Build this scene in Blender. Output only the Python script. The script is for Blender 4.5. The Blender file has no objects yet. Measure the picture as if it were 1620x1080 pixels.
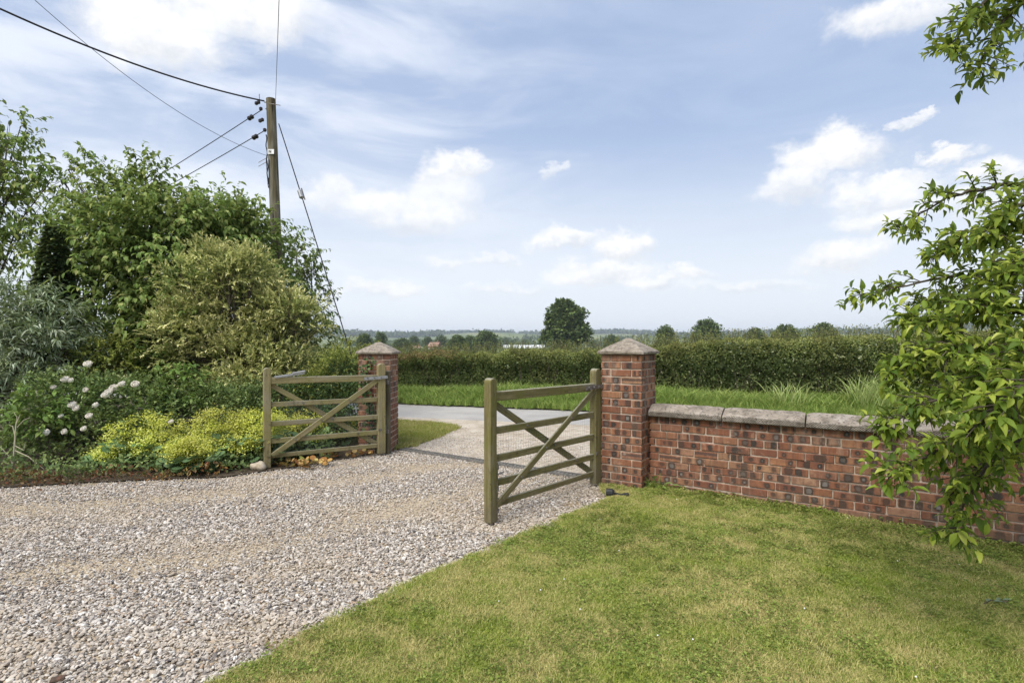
import bpy, bmesh, math, random
import numpy as np
from mathutils import Vector, Matrix, Euler

random.seed(7)
RNG = np.random.default_rng(7)
sc = bpy.context.scene
COL = sc.collection
R = math.radians

# ------------------------------------------------------------------ camera
F, CX, HY, H = 850.0, 810.0, 545.0, 1.475      # focal length and horizon in photo pixels, eye height in metres
cam_d = bpy.data.cameras.new('camera')
cam_d.sensor_width = 36.0
cam_d.lens = F / 1620 * 36
cam_d.shift_y = 5 / 1620
cam_d.clip_start = 0.05
cam_d.clip_end = 12000
cam = bpy.data.objects.new('camera', cam_d)
cam.location = (0, 0, H)
cam.rotation_euler = (R(90), 0, 0)
COL.objects.link(cam)
sc.camera = cam

# ------------------------------------------------------------------ sun, exposure
SUN_EL, SUN_AZ = R(55), R(214)                 # azimuth clockwise from +Y (the view direction): behind, to the left
sun_d = bpy.data.lights.new('sun', 'SUN')
sun_d.energy = 2.6
sun_d.angle = R(42)
sun_d.color = (1.0, 0.955, 0.88)
sun = bpy.data.objects.new('sun', sun_d)
sdir = Vector((math.sin(SUN_AZ) * math.cos(SUN_EL), math.cos(SUN_AZ) * math.cos(SUN_EL), math.sin(SUN_EL)))
sun.rotation_euler = sdir.to_track_quat('Z', 'Y').to_euler()
COL.objects.link(sun)
sc.view_settings.view_transform = 'Standard'
sc.view_settings.look = 'None'
sc.view_settings.gamma = 1.0
sc.view_settings.use_curve_mapping = False
sc.view_settings.exposure = 0.86
sc.cycles.max_bounces = 8
sc.cycles.transparent_max_bounces = 8
sc.cycles.volume_bounces = 0


# ------------------------------------------------------------------ node helpers
class N:
    """short-hand for building node trees"""
    def __init__(self, tree):
        self.t = tree
        self.t.nodes.clear()

    def new(self, typ, **kw):
        n = self.t.nodes.new(typ)
        for k, v in kw.items():
            setattr(n, k, v)
        return n

    def link(self, a, b):
        self.t.links.new(a, b)

    def set(self, sock, v):
        if isinstance(v, bpy.types.NodeSocket):
            self.link(v, sock)
        else:
            sock.default_value = v

    def math(self, op, a, b=None, c=None, clamp=False):
        n = self.new('ShaderNodeMath', operation=op, use_clamp=clamp)
        self.set(n.inputs[0], a)
        if b is not None:
            self.set(n.inputs[1], b)
        if c is not None:
            self.set(n.inputs[2], c)
        return n.outputs[0]

    def mix(self, f, a, b, mode='MIX'):
        n = self.new('ShaderNodeMix', data_type='RGBA', blend_type=mode)
        self.set(n.inputs[0], f)
        self.set(n.inputs[6], a if isinstance(a, bpy.types.NodeSocket) else (*a[:3], 1))
        self.set(n.inputs[7], b if isinstance(b, bpy.types.NodeSocket) else (*b[:3], 1))
        return n.outputs[2]

    def noise(self, vec, scale, detail=4, rough=.55, out=0, **kw):
        dist = kw.pop('distortion', 0.0)
        n = self.new('ShaderNodeTexNoise', **kw)
        n.inputs['Distortion'].default_value = dist
        if vec is not None:
            self.link(vec, n.inputs['Vector'])
        n.inputs['Scale'].default_value = scale
        n.inputs['Detail'].default_value = detail
        n.inputs['Roughness'].default_value = rough
        return n.outputs[out]

    def ramp(self, fac, stops, interp='LINEAR'):
        n = self.new('ShaderNodeValToRGB')
        cr = n.color_ramp
        cr.interpolation = interp
        while len(cr.elements) < len(stops):
            cr.elements.new(0.5)
        for e, (p, c) in zip(cr.elements, stops):
            e.position = p
            e.color = (*c[:3], 1) if not isinstance(c, (int, float)) else (c, c, c, 1)
        self.link(fac, n.inputs[0])
        return n.outputs[0]

    def smooth(self, v, lo, hi, a=0.0, b=1.0):
        n = self.new('ShaderNodeMapRange', interpolation_type='SMOOTHSTEP')
        self.set(n.inputs[0], v)
        n.inputs[1].default_value, n.inputs[2].default_value = lo, hi
        n.inputs[3].default_value, n.inputs[4].default_value = a, b
        return n.outputs[0]

    def scale(self, vec, s):
        n = self.new('ShaderNodeVectorMath', operation='MULTIPLY')
        self.link(vec, n.inputs[0])
        n.inputs[1].default_value = s
        return n.outputs[0]

    def bump(self, h, strength=.3, dist=.01):
        n = self.new('ShaderNodeBump')
        n.inputs['Strength'].default_value = strength
        n.inputs['Distance'].default_value = dist
        self.link(h, n.inputs['Height'])
        return n.outputs[0]

    def out(self, shader):
        o = self.new('ShaderNodeOutputMaterial')
        self.link(shader, o.inputs[0])

    def principled(self, col, rough=.8, normal=None, metallic=0, spec=.3):
        p = self.new('ShaderNodeBsdfPrincipled')
        self.set(p.inputs['Base Color'], col if isinstance(col, bpy.types.NodeSocket) else (*col[:3], 1))
        self.set(p.inputs['Roughness'], rough)
        p.inputs['Metallic'].default_value = metallic
        p.inputs['Specular IOR Level'].default_value = spec
        if normal is not None:
            self.link(normal, p.inputs['Normal'])
        return p.outputs[0]


def new_mat(name):
    m = bpy.data.materials.new(name)
    m.use_nodes = True
    return m, N(m.node_tree)


# ------------------------------------------------------------------ world: daylight sky with clouds (by direction)
def build_world():
    w = bpy.data.worlds.new('World')
    sc.world = w
    w.use_nodes = True
    n = N(w.node_tree)
    sky = n.new('ShaderNodeTexSky', sky_type='NISHITA', sun_disc=False)
    sky.sun_elevation = SUN_EL
    sky.sun_rotation = SUN_AZ
    sky.air_density = 1.0
    sky.dust_density = 1.5
    sky.ozone_density = 1.5
    tc = n.new('ShaderNodeTexCoord').outputs['Generated']
    nrm = n.new('ShaderNodeVectorMath', operation='NORMALIZE')
    n.link(tc, nrm.inputs[0])
    v = nrm.outputs[0]
    sx = n.new('ShaderNodeSeparateXYZ')
    n.link(v, sx.inputs[0])
    x, y, z = sx.outputs
    az = n.math('ARCTAN2', x, y)
    el = n.math('ARCSINE', z)
    cmb = n.new('ShaderNodeCombineXYZ')
    n.set(cmb.inputs[0], az)
    n.set(cmb.inputs[1], el)
    uv = cmb.outputs[0]
    # warp the directions so that cloud outlines are ragged
    nz = n.noise(n.scale(v, (1, 1, 1.5)), 10.0, 10, .66, out=1)
    off = n.new('ShaderNodeVectorMath', operation='SUBTRACT')
    n.link(nz, off.inputs[0])
    off.inputs[1].default_value = (.5, .5, .5)
    sc_ = n.scale(off.outputs[0], (.17, .115, 0))
    add = n.new('ShaderNodeVectorMath', operation='ADD')
    n.link(uv, add.inputs[0])
    n.link(sc_, add.inputs[1])
    sp = n.new('ShaderNodeSeparateXYZ')
    n.link(add.outputs[0], sp.inputs[0])
    wa, we = sp.outputs[0], sp.outputs[1]
    clouds = [(250, 40, 130, 48, 1), (400, 15, 120, 42, 1), (190, 95, 26, 22, .6),
              (710, 272, 48, 22, .85), (640, 335, 120, 26, .75), (700, 320, 60, 40, .6), (520, 315, 55, 22, .55),
              (895, 380, 55, 16, .8), (995, 388, 50, 28, 1), (955, 432, 85, 20, .8), (1050, 443, 62, 15, .8),
              (1320, 245, 95, 34, 1), (1255, 290, 60, 28, .8), (1400, 300, 95, 26, .8), (1490, 242, 50, 16, .9),
              (1330, 405, 70, 28, .9), (1420, 22, 100, 38, .85), (1410, 340, 90, 22, .8), (1570, 270, 60, 22, .9),
              (1435, 182, 26, 9, .7), (612, 455, 65, 14, .6), (780, 405, 48, 9, .5), (700, 405, 30, 9, .5), (868, 268, 16, 8, .5),
              (1180, 455, 120, 12, .5), (800, 455, 70, 10, .45), (1540, 330, 90, 25, .6)]
    m = lt = None
    for (px_, py_, rx, ry, st) in clouds:
        dx, dz = (px_ - CX) / F, (HY - py_) / F
        a0 = math.atan(dx)
        e0 = math.atan(dz / math.hypot(1, dx))
        ra = rx / F / (1 + dx * dx)
        re = ry / F / math.hypot(1, dx)
        u = n.math('MULTIPLY', n.math('SUBTRACT', wa, a0), 1 / ra)
        t = n.math('MULTIPLY', n.math('SUBTRACT', we, e0), 1 / re)
        d = n.math('SQRT', n.math('ADD', n.math('MULTIPLY', u, u), n.math('MULTIPLY', t, t)))
        b = n.smooth(d, 1.34, .56, 0, st)
        lit = n.math('MULTIPLY', b, n.smooth(n.math('ADD', t, n.math('MULTIPLY', u, -.25)), -.75, .35, .0, 1.0))
        m = b if m is None else n.math('MAXIMUM', m, b)
        lt = lit if lt is None else n.math('MAXIMUM', lt, lit)
    # the same kind of cloud over the rest of the sky, all round
    gen = n.noise(n.scale(v, (1, 1, 2.2)), 3.1, 9, .58)
    ahead = n.smooth(y, .35, .6)                   # the clouds seen ahead are the ones listed above
    gen = n.math('MULTIPLY', n.smooth(gen, .56, .66, 0, .9), n.math('SUBTRACT', 1, ahead))
    m = n.math('MAXIMUM', m, gen)
    fine = n.noise(v, 26.0, 8, .62)
    lt = n.math('MAXIMUM', lt, n.math('MULTIPLY', gen, .8))
    frac = n.math('DIVIDE', lt, n.math('MAXIMUM', m, .02), clamp=True)
    m = n.math('MULTIPLY', m, n.smooth(fine, .25, .52, .45, 1.0))
    # thin high veil
    veil_n = n.noise(n.scale(v, (1.0, 1.6, 3.8)), 2.6, 9, .58, distortion=.45)
    side = n.smooth(az, .28, -.42, .16, .82)
    veil = n.math('MULTIPLY', n.smooth(veil_n, .36, .64, .15, 1.0), side)
    low = n.smooth(el, .42, .03, 0, .85)
    K = 10.0                                       # background strength is 1/K
    base = n.mix(.66, sky.outputs[0], (.40 * K, .51 * K, .735 * K))
    c1 = n.mix(veil, base, (.76 * K, .80 * K, .88 * K))
    c2 = n.mix(low, c1, (.78 * K, .82 * K, .86 * K))
    shade = n.noise(n.scale(v, (1, 1, 1.6)), 24.0, 8, .62)
    frac = n.math('ADD', n.math('MULTIPLY', frac, .66), n.math('MULTIPLY', n.smooth(shade, .35, .62), .34))
    ccol = n.mix(frac, (.64 * K, .67 * K, .72 * K), (.93 * K, .915 * K, .895 * K))
    c3 = n.mix(m, c2, ccol)
    bg = n.new('ShaderNodeBackground')
    n.link(c3, bg.inputs[0])
    bg.inputs[1].default_value = 0.070
    o = n.new('ShaderNodeOutputWorld')
    n.link(bg.outputs[0], o.inputs[0])


build_world()


# ------------------------------------------------------------------ geometry helpers
def px(x, y, Z):
    """world point seen at photo pixel (x, y) at distance Z"""
    return np.array(((x - CX) / F * Z, Z, H - (y - HY) / F * Z))


def G(x, y, z=0.0):
    Z = F * (H - z) / (y - HY)
    return np.array(((x - CX) / F * Z, Z, z))


def tag(o, label=None, cat=None, group=None, kind=None):
    if label:
        o['label'] = label
    if cat:
        o['category'] = cat
    if group:
        o['group'] = group
    if kind:
        o['kind'] = kind
    return o


def empty(name, loc=(0, 0, 0), rz=0.0, label=None, cat=None, group=None):
    o = bpy.data.objects.new(name, None)
    o.empty_display_size = .1
    o.location = loc
    o.rotation_euler = (0, 0, rz)
    COL.objects.link(o)
    return tag(o, label, cat, group)


def link(o, parent=None):
    COL.objects.link(o)
    if parent is not None:
        o.parent = parent
    return o


def np_mesh(name, V, faces, mat, tint=None, smooth=False):
    """faces: list of int arrays (n, k)"""
    me = bpy.data.meshes.new(name)
    V = np.asarray(V, dtype=np.float32)
    if isinstance(faces, np.ndarray):
        faces = [faces]
    loops = np.concatenate([f.ravel() for f in faces]).astype(np.int32)
    sizes = np.concatenate([np.full(len(f), f.shape[1]) for f in faces]).astype(np.int32)
    starts = np.concatenate(([0], np.cumsum(sizes)[:-1])).astype(np.int32)
    me.vertices.add(len(V))
    me.vertices.foreach_set('co', V.ravel())
    me.loops.add(len(loops))
    me.loops.foreach_set('vertex_index', loops)
    me.polygons.add(len(sizes))
    me.polygons.foreach_set('loop_start', starts)
    me.polygons.foreach_set('loop_total', sizes)
    if smooth:
        me.polygons.foreach_set('use_smooth', np.ones(len(sizes), dtype=bool))
    me.update(calc_edges=True)
    me.validate()
    if tint is not None:
        a = me.attributes.new('tint', 'FLOAT', 'POINT')
        a.data.foreach_set('value', np.asarray(tint, dtype=np.float32))
    if mat is not None:
        me.materials.append(mat)
    return me


class MB:
    """collects boxes, bars and tubes; build() links them as ONE mesh object"""
    def __init__(self):
        self.v, self.f, self.n = [], [], 0

    def add(self, V, faces):
        V = np.asarray(V, dtype=float).reshape(-1, 3)
        self.v.append(V)
        for f in faces:
            self.f.append([i + self.n for i in f])
        self.n += len(V)
        return self

    def box(self, c, s, M=None):
        x, y, z = s[0] / 2, s[1] / 2, s[2] / 2
        V = np.array([(-x, -y, -z), (x, -y, -z), (x, y, -z), (-x, y, -z), (-x, -y, z), (x, -y, z), (x, y, z), (-x, y, z)])
        if M is not None:
            V = V @ np.array(M.to_3x3()).T
        return self.add(V + np.array(c), [(0, 3, 2, 1), (4, 5, 6, 7), (0, 1, 5, 4), (1, 2, 6, 5), (2, 3, 7, 6), (3, 0, 4, 7)])

    def bar(self, a, b, w, t, up=(0, 0, 1)):
        """a board from a to b; w measured along 'up', t across"""
        a, b = Vector(a), Vector(b)
        d = (b - a).normalized()
        u = Vector(up)
        u = (u - d * u.dot(d)).normalized()
        s = d.cross(u)
        V = []
        for p in (a, b):
            for (i, j) in ((-1, -1), (1, -1), (1, 1), (-1, 1)):
                V.append(tuple(p + s * (i * t / 2) + u * (j * w / 2)))
        return self.add(V, [(3, 2, 1, 0), (4, 5, 6, 7), (0, 1, 5, 4), (1, 2, 6, 5), (2, 3, 7, 6), (3, 0, 4, 7)])

    def tube(self, pts, r, sides=6, cap=True):
        pts = [Vector(p) for p in pts]
        rr = r if hasattr(r, '__len__') else [r] * len(pts)
        V, Fc = [], []
        prev = None
        for i, p in enumerate(pts):
            d = (pts[min(i + 1, len(pts) - 1)] - pts[max(i - 1, 0)])
            d = d.normalized() if d.length > 1e-9 else Vector((0, 0, 1))
            u = prev if prev is not None else (Vector((1, 0, 0)) if abs(d.x) < .8 else Vector((0, 1, 0)))
            u = (u - d * u.dot(d))
            u = u.normalized() if u.length > 1e-6 else d.orthogonal().normalized()
            prev = u
            s = d.cross(u)
            for k in range(sides):
                a = 2 * math.pi * k / sides
                V.append(tuple(p + (u * math.cos(a) + s * math.sin(a)) * rr[i]))
        for i in range(len(pts) - 1):
            for k in range(sides):
                k2 = (k + 1) % sides
                Fc.append((i * sides + k, i * sides + k2, (i + 1) * sides + k2, (i + 1) * sides + k))
        if cap:
            Fc.append(tuple(range(sides - 1, -1, -1)))
            Fc.append(tuple((len(pts) - 1) * sides + k for k in range(sides)))
        return self.add(V, Fc)

    def mesh(self, name, mat, bevel=0, smooth=False, jitter=0):
        me = bpy.data.meshes.new(name)
        V = np.concatenate(self.v)
        me.from_pydata(V.tolist(), [], self.f)
        if bevel or jitter:
            bm = bmesh.new()
            bm.from_mesh(me)
            if bevel:
                bmesh.ops.bevel(bm, geom=list(bm.edges), offset=bevel, segments=1, affect='EDGES', clamp_overlap=True)
            if jitter:
                for v in bm.verts:
                    v.co += Vector((random.uniform(-1, 1), random.uniform(-1, 1), random.uniform(-1, 1))) * jitter
            bm.to_mesh(me)
            bm.free()
        if smooth:
            me.polygons.foreach_set('use_smooth', [True] * len(me.polygons))
        if mat:
            me.materials.append(mat)
        return me

    def build(self, name, mat, parent=None, **kw):
        return link(bpy.data.objects.new(name, self.mesh(name, mat, **kw)), parent)


# leaf templates: x across (+-.5), y along (0..1), z up
L2 = (np.array([(0, 0, 0), (.5, .42, .10), (0, 1, -.04), (-.5, .42, .10)]),
      [np.array([(0, 1, 2), (0, 2, 3)])])
L8 = (np.array([(0, 0, 0), (.42, .30, .07), (.40, .65, .03), (0, 1, -.20), (-.40, .65, .03), (-.42, .30, .07), (0, .34, -.02), (0, .70, -.06)]),
      [np.array([(0, 1, 6), (0, 6, 5), (7, 2, 3), (7, 3, 4)]), np.array([(6, 1, 2, 7), (5, 6, 7, 4)])])
LR = (np.array([(0, .0, 0)] + [(.5 * math.sin(a) * (1 + .10 * (i % 2)), .45 - .5 * math.cos(a) * (1 + .10 * (i % 2)), .08) for i, a in
      enumerate(np.linspace(.45, 2 * math.pi - .45, 13))]),
      [np.array([(0, i, i + 1) for i in range(1, 13)])])      # round scalloped leaf


def unit(a):
    return a / np.maximum(np.linalg.norm(a, axis=1, keepdims=True), 1e-9)


def leaf_mesh(name, tmpl, P, D, U, L, W, tint, mat):
    """one mesh of many leaves: P base points, D axes, U rough normals, L lengths, W widths"""
    T, faces = tmpl
    D = unit(D)
    S = unit(np.cross(D, U))
    Nn = np.cross(S, D)
    n, k = len(P), len(T)
    V = (P[:, None, :] + (T[None, :, 0:1] * W[:, None, None]) * S[:, None, :]
         + (T[None, :, 1:2] * L[:, None, None]) * D[:, None, :] + (T[None, :, 2:3] * L[:, None, None]) * Nn[:, None, :])
    offs = (np.arange(n) * k)
    Fs = [(f[None] + offs[:, None, None]).reshape(-1, f.shape[1]) for f in faces]
    return np_mesh(name, V.reshape(-1, 3), Fs, mat, np.repeat(tint, k))


def rnd(n, lo=0.0, hi=1.0):
    return RNG.uniform(lo, hi, n)


def rdir(n):
    return unit(RNG.normal(size=(n, 3)))


def wob(P, s, seed=0.0):
    """cheap smooth noise of position in -1..1"""
    x, y, z = P[:, 0] * s + seed, P[:, 1] * s - seed * 1.7, P[:, 2] * s + seed * .6
    return (np.sin(1.7 * x + 1.3 * np.sin(1.1 * y + .5)) + np.sin(1.9 * y + 1.1 * np.sin(1.3 * z + 1.0)) + np.sin(2.1 * z + 1.2 * np.sin(.9 * x + 2.0))
            + .5 * np.sin(4.1 * x + 3.3 * y) + .5 * np.sin(3.7 * y - 4.3 * z)) / 4.0


# ------------------------------------------------------------------ materials
def mat_leaf(name, stops, trans=.33, rough=.58, spec=.18, hue_noise=True):
    m, n = new_mat(name)
    at = n.new('ShaderNodeAttribute', attribute_name='tint').outputs['Fac']
    c = n.ramp(at, stops)
    geo = n.new('ShaderNodeNewGeometry')
    if hue_noise:
        nz = n.noise(geo.outputs['Position'], 1.7, 3)
        hs = n.new('ShaderNodeHueSaturation')
        n.link(n.smooth(nz, .3, .7, .78, 1.22), hs.inputs['Value'])
        n.link(n.smooth(nz, .3, .7, .49, .51), hs.inputs['Hue'])
        n.link(c, hs.inputs['Color'])
        c = hs.outputs[0]
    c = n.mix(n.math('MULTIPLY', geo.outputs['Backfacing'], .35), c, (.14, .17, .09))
    p = n.principled(c, rough, spec=spec)
    t = n.new('ShaderNodeBsdfTranslucent')
    n.link(n.mix(.5, c, (.20, .26, .03)), t.inputs[0])
    mx = n.new('ShaderNodeMixShader')
    mx.inputs[0].default_value = trans
    n.link(p, mx.inputs[1])
    n.link(t.outputs[0], mx.inputs[2])
    n.out(mx.outputs[0])
    return m


def mat_rough(name, c1, c2, scale=8, rough=.85, bump=.3, bscale=None, coord='Object', dist=.01, metallic=0, c3=None, s3=2.0, stretch=(1, 1, 1)):
    m, n = new_mat(name)
    if coord == 'World':
        v = n.new('ShaderNodeNewGeometry').outputs['Position']
    else:
        v = n.new('ShaderNodeTexCoord').outputs['Object']
    v = n.scale(v, stretch)
    nz = n.noise(v, scale, 8, .65)
    c = n.mix(n.smooth(nz, .32, .68), c1, c2)
    if c3:
        c = n.mix(n.smooth(n.noise(v, s3, 5, .6), .5, .68, 0, .85), c, c3)
    b = n.bump(n.noise(v, bscale or scale * 6, 6, .65), bump, dist)
    n.out(n.principled(c, rough, b, metallic))
    return m


M = {}
M['bark'] = mat_rough('bark', (.055, .042, .03), (.12, .10, .075), 14, .9, .6)
M['twig'] = mat_rough('twig', (.06, .045, .03), (.13, .10, .07), 20, .9, .3)
M['soil'] = mat_rough('soil', (.045, .033, .022), (.10, .075, .05), 9, .95, .6, coord='World', c3=(.16, .12, .08), s3=6)
M['mortar'] = mat_rough('mortar', (.33, .26, .20), (.56, .455, .365), 9, .95, .6, c3=(.19, .15, .115), s3=5)
M['stone_cap'] = mat_rough('stone_cap', (.14, .115, .088), (.33, .285, .23), 26, .94, 1.0, 80, c3=(.37, .33, .285), s3=6, dist=.008)
M['boulder'] = mat_rough('boulder', (.34, .28, .20), (.50, .44, .35), 9, .9, .4, c3=(.25, .19, .12), s3=6)
M['steel'] = mat_rough('steel', (.34, .34, .34), (.46, .46, .47), 30, .42, .1, metallic=.7)
M['iron'] = mat_rough('iron', (.13, .115, .11), (.24, .22, .20), 25, .55, .3, metallic=.5)
M['black'] = mat_rough('black_plastic', (.012, .012, .013), (.03, .03, .03), 30, .5, .1)
M['wire'] = mat_rough('galvanised_wire', (.25, .25, .24), (.36, .36, .35), 20, .5, 0, metallic=.5)
M['cable'] = mat_rough('cable', (.012, .012, .014), (.022, .022, .024), 10, .6, 0)
M['cable_grey'] = mat_rough('cable_grey', (.06, .065, .075), (.09, .095, .11), 10, .6, 0)
M['ceramic'] = mat_rough('ceramic', (.02, .018, .018), (.05, .04, .04), 12, .3, 0)
M['white'] = mat_rough('white_plate', (.72, .72, .72), (.82, .82, .82), 12, .5, 0)
M['petal'] = mat_rough('rose_petal', (.80, .74, .66), (.88, .86, .80), 24, .7, 0)
M['cover'] = mat_rough('polythene', (.62, .63, .64), (.78, .79, .80), .1, .4, 0)
M['drain'] = mat_rough('drain_metal', (.10, .095, .085), (.19, .18, .165), 16, .8, .3)
M['dead_stem'] = mat_rough('dead_stem', (.36, .32, .22), (.50, .46, .34), 16, .85, .2)
M['far_brick'] = mat_rough('far_brick', (.22, .115, .08), (.28, .15, .10), .8, .9, 0)
M['far_tile'] = mat_rough('far_tile', (.24, .145, .11), (.30, .19, .145), .6, .9, 0)
M['glass'] = mat_rough('window_glass', (.03, .035, .04), (.06, .065, .07), 1, .1, 0)


def mat_wood(name, c1, c2, moss, dark):
    m, n = new_mat(name)
    v = n.new('ShaderNodeTexCoord').outputs['UV']
    w = n.new('ShaderNodeNewGeometry').outputs['Position']
    grain = n.noise(n.scale(v, (1.8, 42, 1)), 1.0, 10, .72)
    c = n.mix(n.smooth(grain, .36, .64), c1, c2)
    big = n.noise(w, 5, 6, .65)
    c = n.mix(n.smooth(big, .42, .70, 0, .75), c, moss)
    c = n.mix(n.smooth(n.noise(n.scale(v, (14, 90, 1)), 1.0, 4, .6), .56, .72, 0, .7), c, dark)
    c = n.mix(n.smooth(n.noise(w, 22, 3, .6), .62, .74, 0, .6), c, dark)
    c = n.mix(n.smooth(n.noise(n.scale(v, (1.1, 9, 1)), 1.0, 5, .6), .50, .68, 0, .6), c, (.24, .225, .175))
    sn = n.new('ShaderNodeSeparateXYZ')
    n.link(n.new('ShaderNodeNewGeometry').outputs['True Normal'], sn.inputs[0])
    lich = n.math('MULTIPLY', n.smooth(sn.outputs[2], .5, .8), n.smooth(n.noise(w, 30, 4, .65), .35, .6, .25, .9))
    c = n.mix(lich, c, (.30, .29, .23))
    wz = n.new('ShaderNodeSeparateXYZ')
    n.link(w, wz.inputs[0])
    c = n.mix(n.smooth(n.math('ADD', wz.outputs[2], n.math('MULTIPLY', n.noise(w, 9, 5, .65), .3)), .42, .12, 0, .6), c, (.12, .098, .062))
    c = n.mix(n.smooth(n.noise(n.scale(w, (1, 1, .25)), 14, 6, .7), .54, .70, 0, .5), c, (.07, .058, .03))
    b = n.bump(n.math('ADD', grain, n.math('MULTIPLY', n.noise(w, 60, 4), .4)), .5, .004)
    n.out(n.principled(c, .85, b))
    return m


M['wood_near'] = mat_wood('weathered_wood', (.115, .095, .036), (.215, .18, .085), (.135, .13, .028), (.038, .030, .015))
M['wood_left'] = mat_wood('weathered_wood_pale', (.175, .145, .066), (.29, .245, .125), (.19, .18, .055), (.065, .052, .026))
M['wood_dark'] = mat_wood('weathered_wood_dark', (.05, .042, .026), (.10, .085, .05), (.09, .085, .035), (.025, .02, .014))


def mat_pole():
    m, n = new_mat('pole_wood')
    v = n.new('ShaderNodeTexCoord').outputs['Object']
    g = n.noise(n.scale(v, (26, 26, 1.3)), 1, 8, .62)
    c = n.mix(n.smooth(g, .3, .7), (.055, .045, .025), (.16, .135, .08))
    c = n.mix(n.smooth(n.noise(n.scale(v, (5, 5, .8)), 1, 5), .46, .66, 0, .75), c, (.25, .24, .20))
    c = n.mix(n.smooth(n.noise(n.scale(v, (45, 45, .7)), 1, 3), .58, .66, 0, .9), c, (.02, .017, .012))
    n.out(n.principled(c, .9, n.bump(g, .7, .01)))
    return m


M['pole'] = mat_pole()


def mat_brick():
    m, n = new_mat('brick')
    tc = n.new('ShaderNodeTexCoord')
    v = tc.outputs['Object']
    rand = n.new('ShaderNodeObjectInfo').outputs['Random']
    col = n.ramp(rand, [(0, (.20, .080, .042)), (.12, (.30, .135, .065)), (.26, (.225, .088, .046)), (.38, (.35, .18, .092)), (.5, (.265, .108, .055)),
                        (.62, (.17, .070, .042)), (.72, (.37, .215, .118)), (.82, (.255, .108, .052)), (.92, (.34, .205, .13)), (1, (.215, .088, .05))])
    off = n.new('ShaderNodeVectorMath', operation='ADD')
    n.link(v, off.inputs[0])
    cb = n.new('ShaderNodeCombineXYZ')
    n.set(cb.inputs[0], n.math('MULTIPLY', rand, 57.0))
    n.set(cb.inputs[1], n.math('MULTIPLY', rand, 31.0))
    n.link(cb.outputs[0], off.inputs[1])
    pv = off.outputs[0]
    mot = n.noise(pv, 24, 7, .65)
    col = n.mix(n.smooth(mot, .3, .7), n.mix(.55, col, (.12, .05, .035)), col)
    col = n.mix(n.smooth(n.noise(pv, 11, 4), .55, .72, 0, .6), col, (.36, .20, .12))
    col = n.mix(n.smooth(n.noise(n.scale(pv, (1, 1, .06)), 38, 3, .6), .54, .68, 0, .45), col, (.38, .22, .14))
    col = n.mix(n.smooth(n.noise(n.scale(pv, (1, 1, .08)), 30, 3, .6), .47, .33, 0, .45), col, (.085, .042, .034))
    # smoky kiln marks: two per stretcher face
    s = n.new('ShaderNodeSeparateXYZ')
    n.link(v, s.inputs[0])
    sn = n.new('ShaderNodeSeparateXYZ')
    n.link(tc.outputs['Normal'], sn.inputs[0])
    isend = n.math('GREATER_THAN', n.math('ABSOLUTE', sn.outputs[0]), .6)
    u = n.math('ADD', n.math('MULTIPLY', s.outputs[0], n.math('SUBTRACT', 1, isend)), n.math('MULTIPLY', n.math('MULTIPLY', s.outputs[1], 1.9), isend))
    sg = n.math('SIGN', u)
    wn = n.new('ShaderNodeTexWhiteNoise', noise_dimensions='1D')
    n.set(wn.inputs['W'], n.math('ADD', n.math('MULTIPLY', rand, 913.0), n.math('MULTIPLY', sg, 3.7)))
    r1 = wn.outputs['Value']
    sc_ = n.new('ShaderNodeSeparateColor')
    n.link(wn.outputs['Color'], sc_.inputs[0])
    shift = n.math('MULTIPLY', n.math('SUBTRACT', sc_.outputs[1], .5), .058)
    du = n.math('SUBTRACT', n.math('SUBTRACT', n.math('ABSOLUTE', u), .047), shift)
    wz = n.math('MULTIPLY', n.math('SUBTRACT', n.noise(pv, 52, 5, .7), .5), .034)
    pw = lambda a: n.math('POWER', n.math('ABSOLUTE', a), 3.0)
    d = n.math('POWER', n.math('ADD', pw(du), pw(n.math('MULTIPLY', s.outputs[2], .95))), 1 / 3.0)
    d = n.math('ADD', d, wz)
    size = n.math('MULTIPLY', n.math('SUBTRACT', sc_.outputs[2], .5), .019)
    d = n.math('ADD', d, size)
    has = n.math('GREATER_THAN', r1, .17)
    bandr = n.math('GREATER_THAN', n.math('FRACT', n.math('MULTIPLY', rand, 37.0)), .22)   # some bricks carry no marks
    has = n.math('MULTIPLY', has, bandr)
    spot = n.math('MULTIPLY', n.smooth(d, .0285, .0215), has)
    halo = n.math('MULTIPLY', n.smooth(d, .050, .026, 0, .5), has)
    core = n.math('MULTIPLY', n.smooth(d, .0135, .007), n.math('MULTIPLY', has, n.math('GREATER_THAN', sc_.outputs[0], .35)))
    col = n.mix(halo, col, (.14, .055, .038))
    col = n.mix(n.math('MULTIPLY', spot, n.math('MULTIPLY', n.smooth(n.noise(pv, 70, 4, .7), .26, .50, .6, 1.0), n.math('ADD', .58, n.math('MULTIPLY', r1, .42)))), col, (.036, .033, .028))
    col = n.mix(n.math('MULTIPLY', core, n.math('MULTIPLY', n.math('POWER', sc_.outputs[1], 2.0), .95)), col, (.20, .185, .17))
    # long dark streak on a few bricks
    streak = n.math('MULTIPLY', n.math('LESS_THAN', n.math('FRACT', n.math('MULTIPLY', rand, 71.0)), .22), n.smooth(n.math('ADD', n.math('ABSOLUTE', n.math('SUBTRACT', s.outputs[2], .008)), wz), .019, .008, 0, .75))
    col = n.mix(n.math('MULTIPLY', streak, n.math('SUBTRACT', 1, bandr)), col, (.05, .038, .036))
    # lime bloom
    col = n.mix(n.smooth(n.noise(pv, 16, 6, .7), .57, .75, 0, .6), col, (.40, .32, .26))
    w = n.new('ShaderNodeNewGeometry').outputs['Position']
    damp = n.new('ShaderNodeSeparateXYZ')
    n.link(w, damp.inputs[0])
    col = n.mix(n.smooth(n.noise(w, 2.6, 7, .7), .50, .66, 0, .5), col, (.12, .078, .055))
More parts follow.
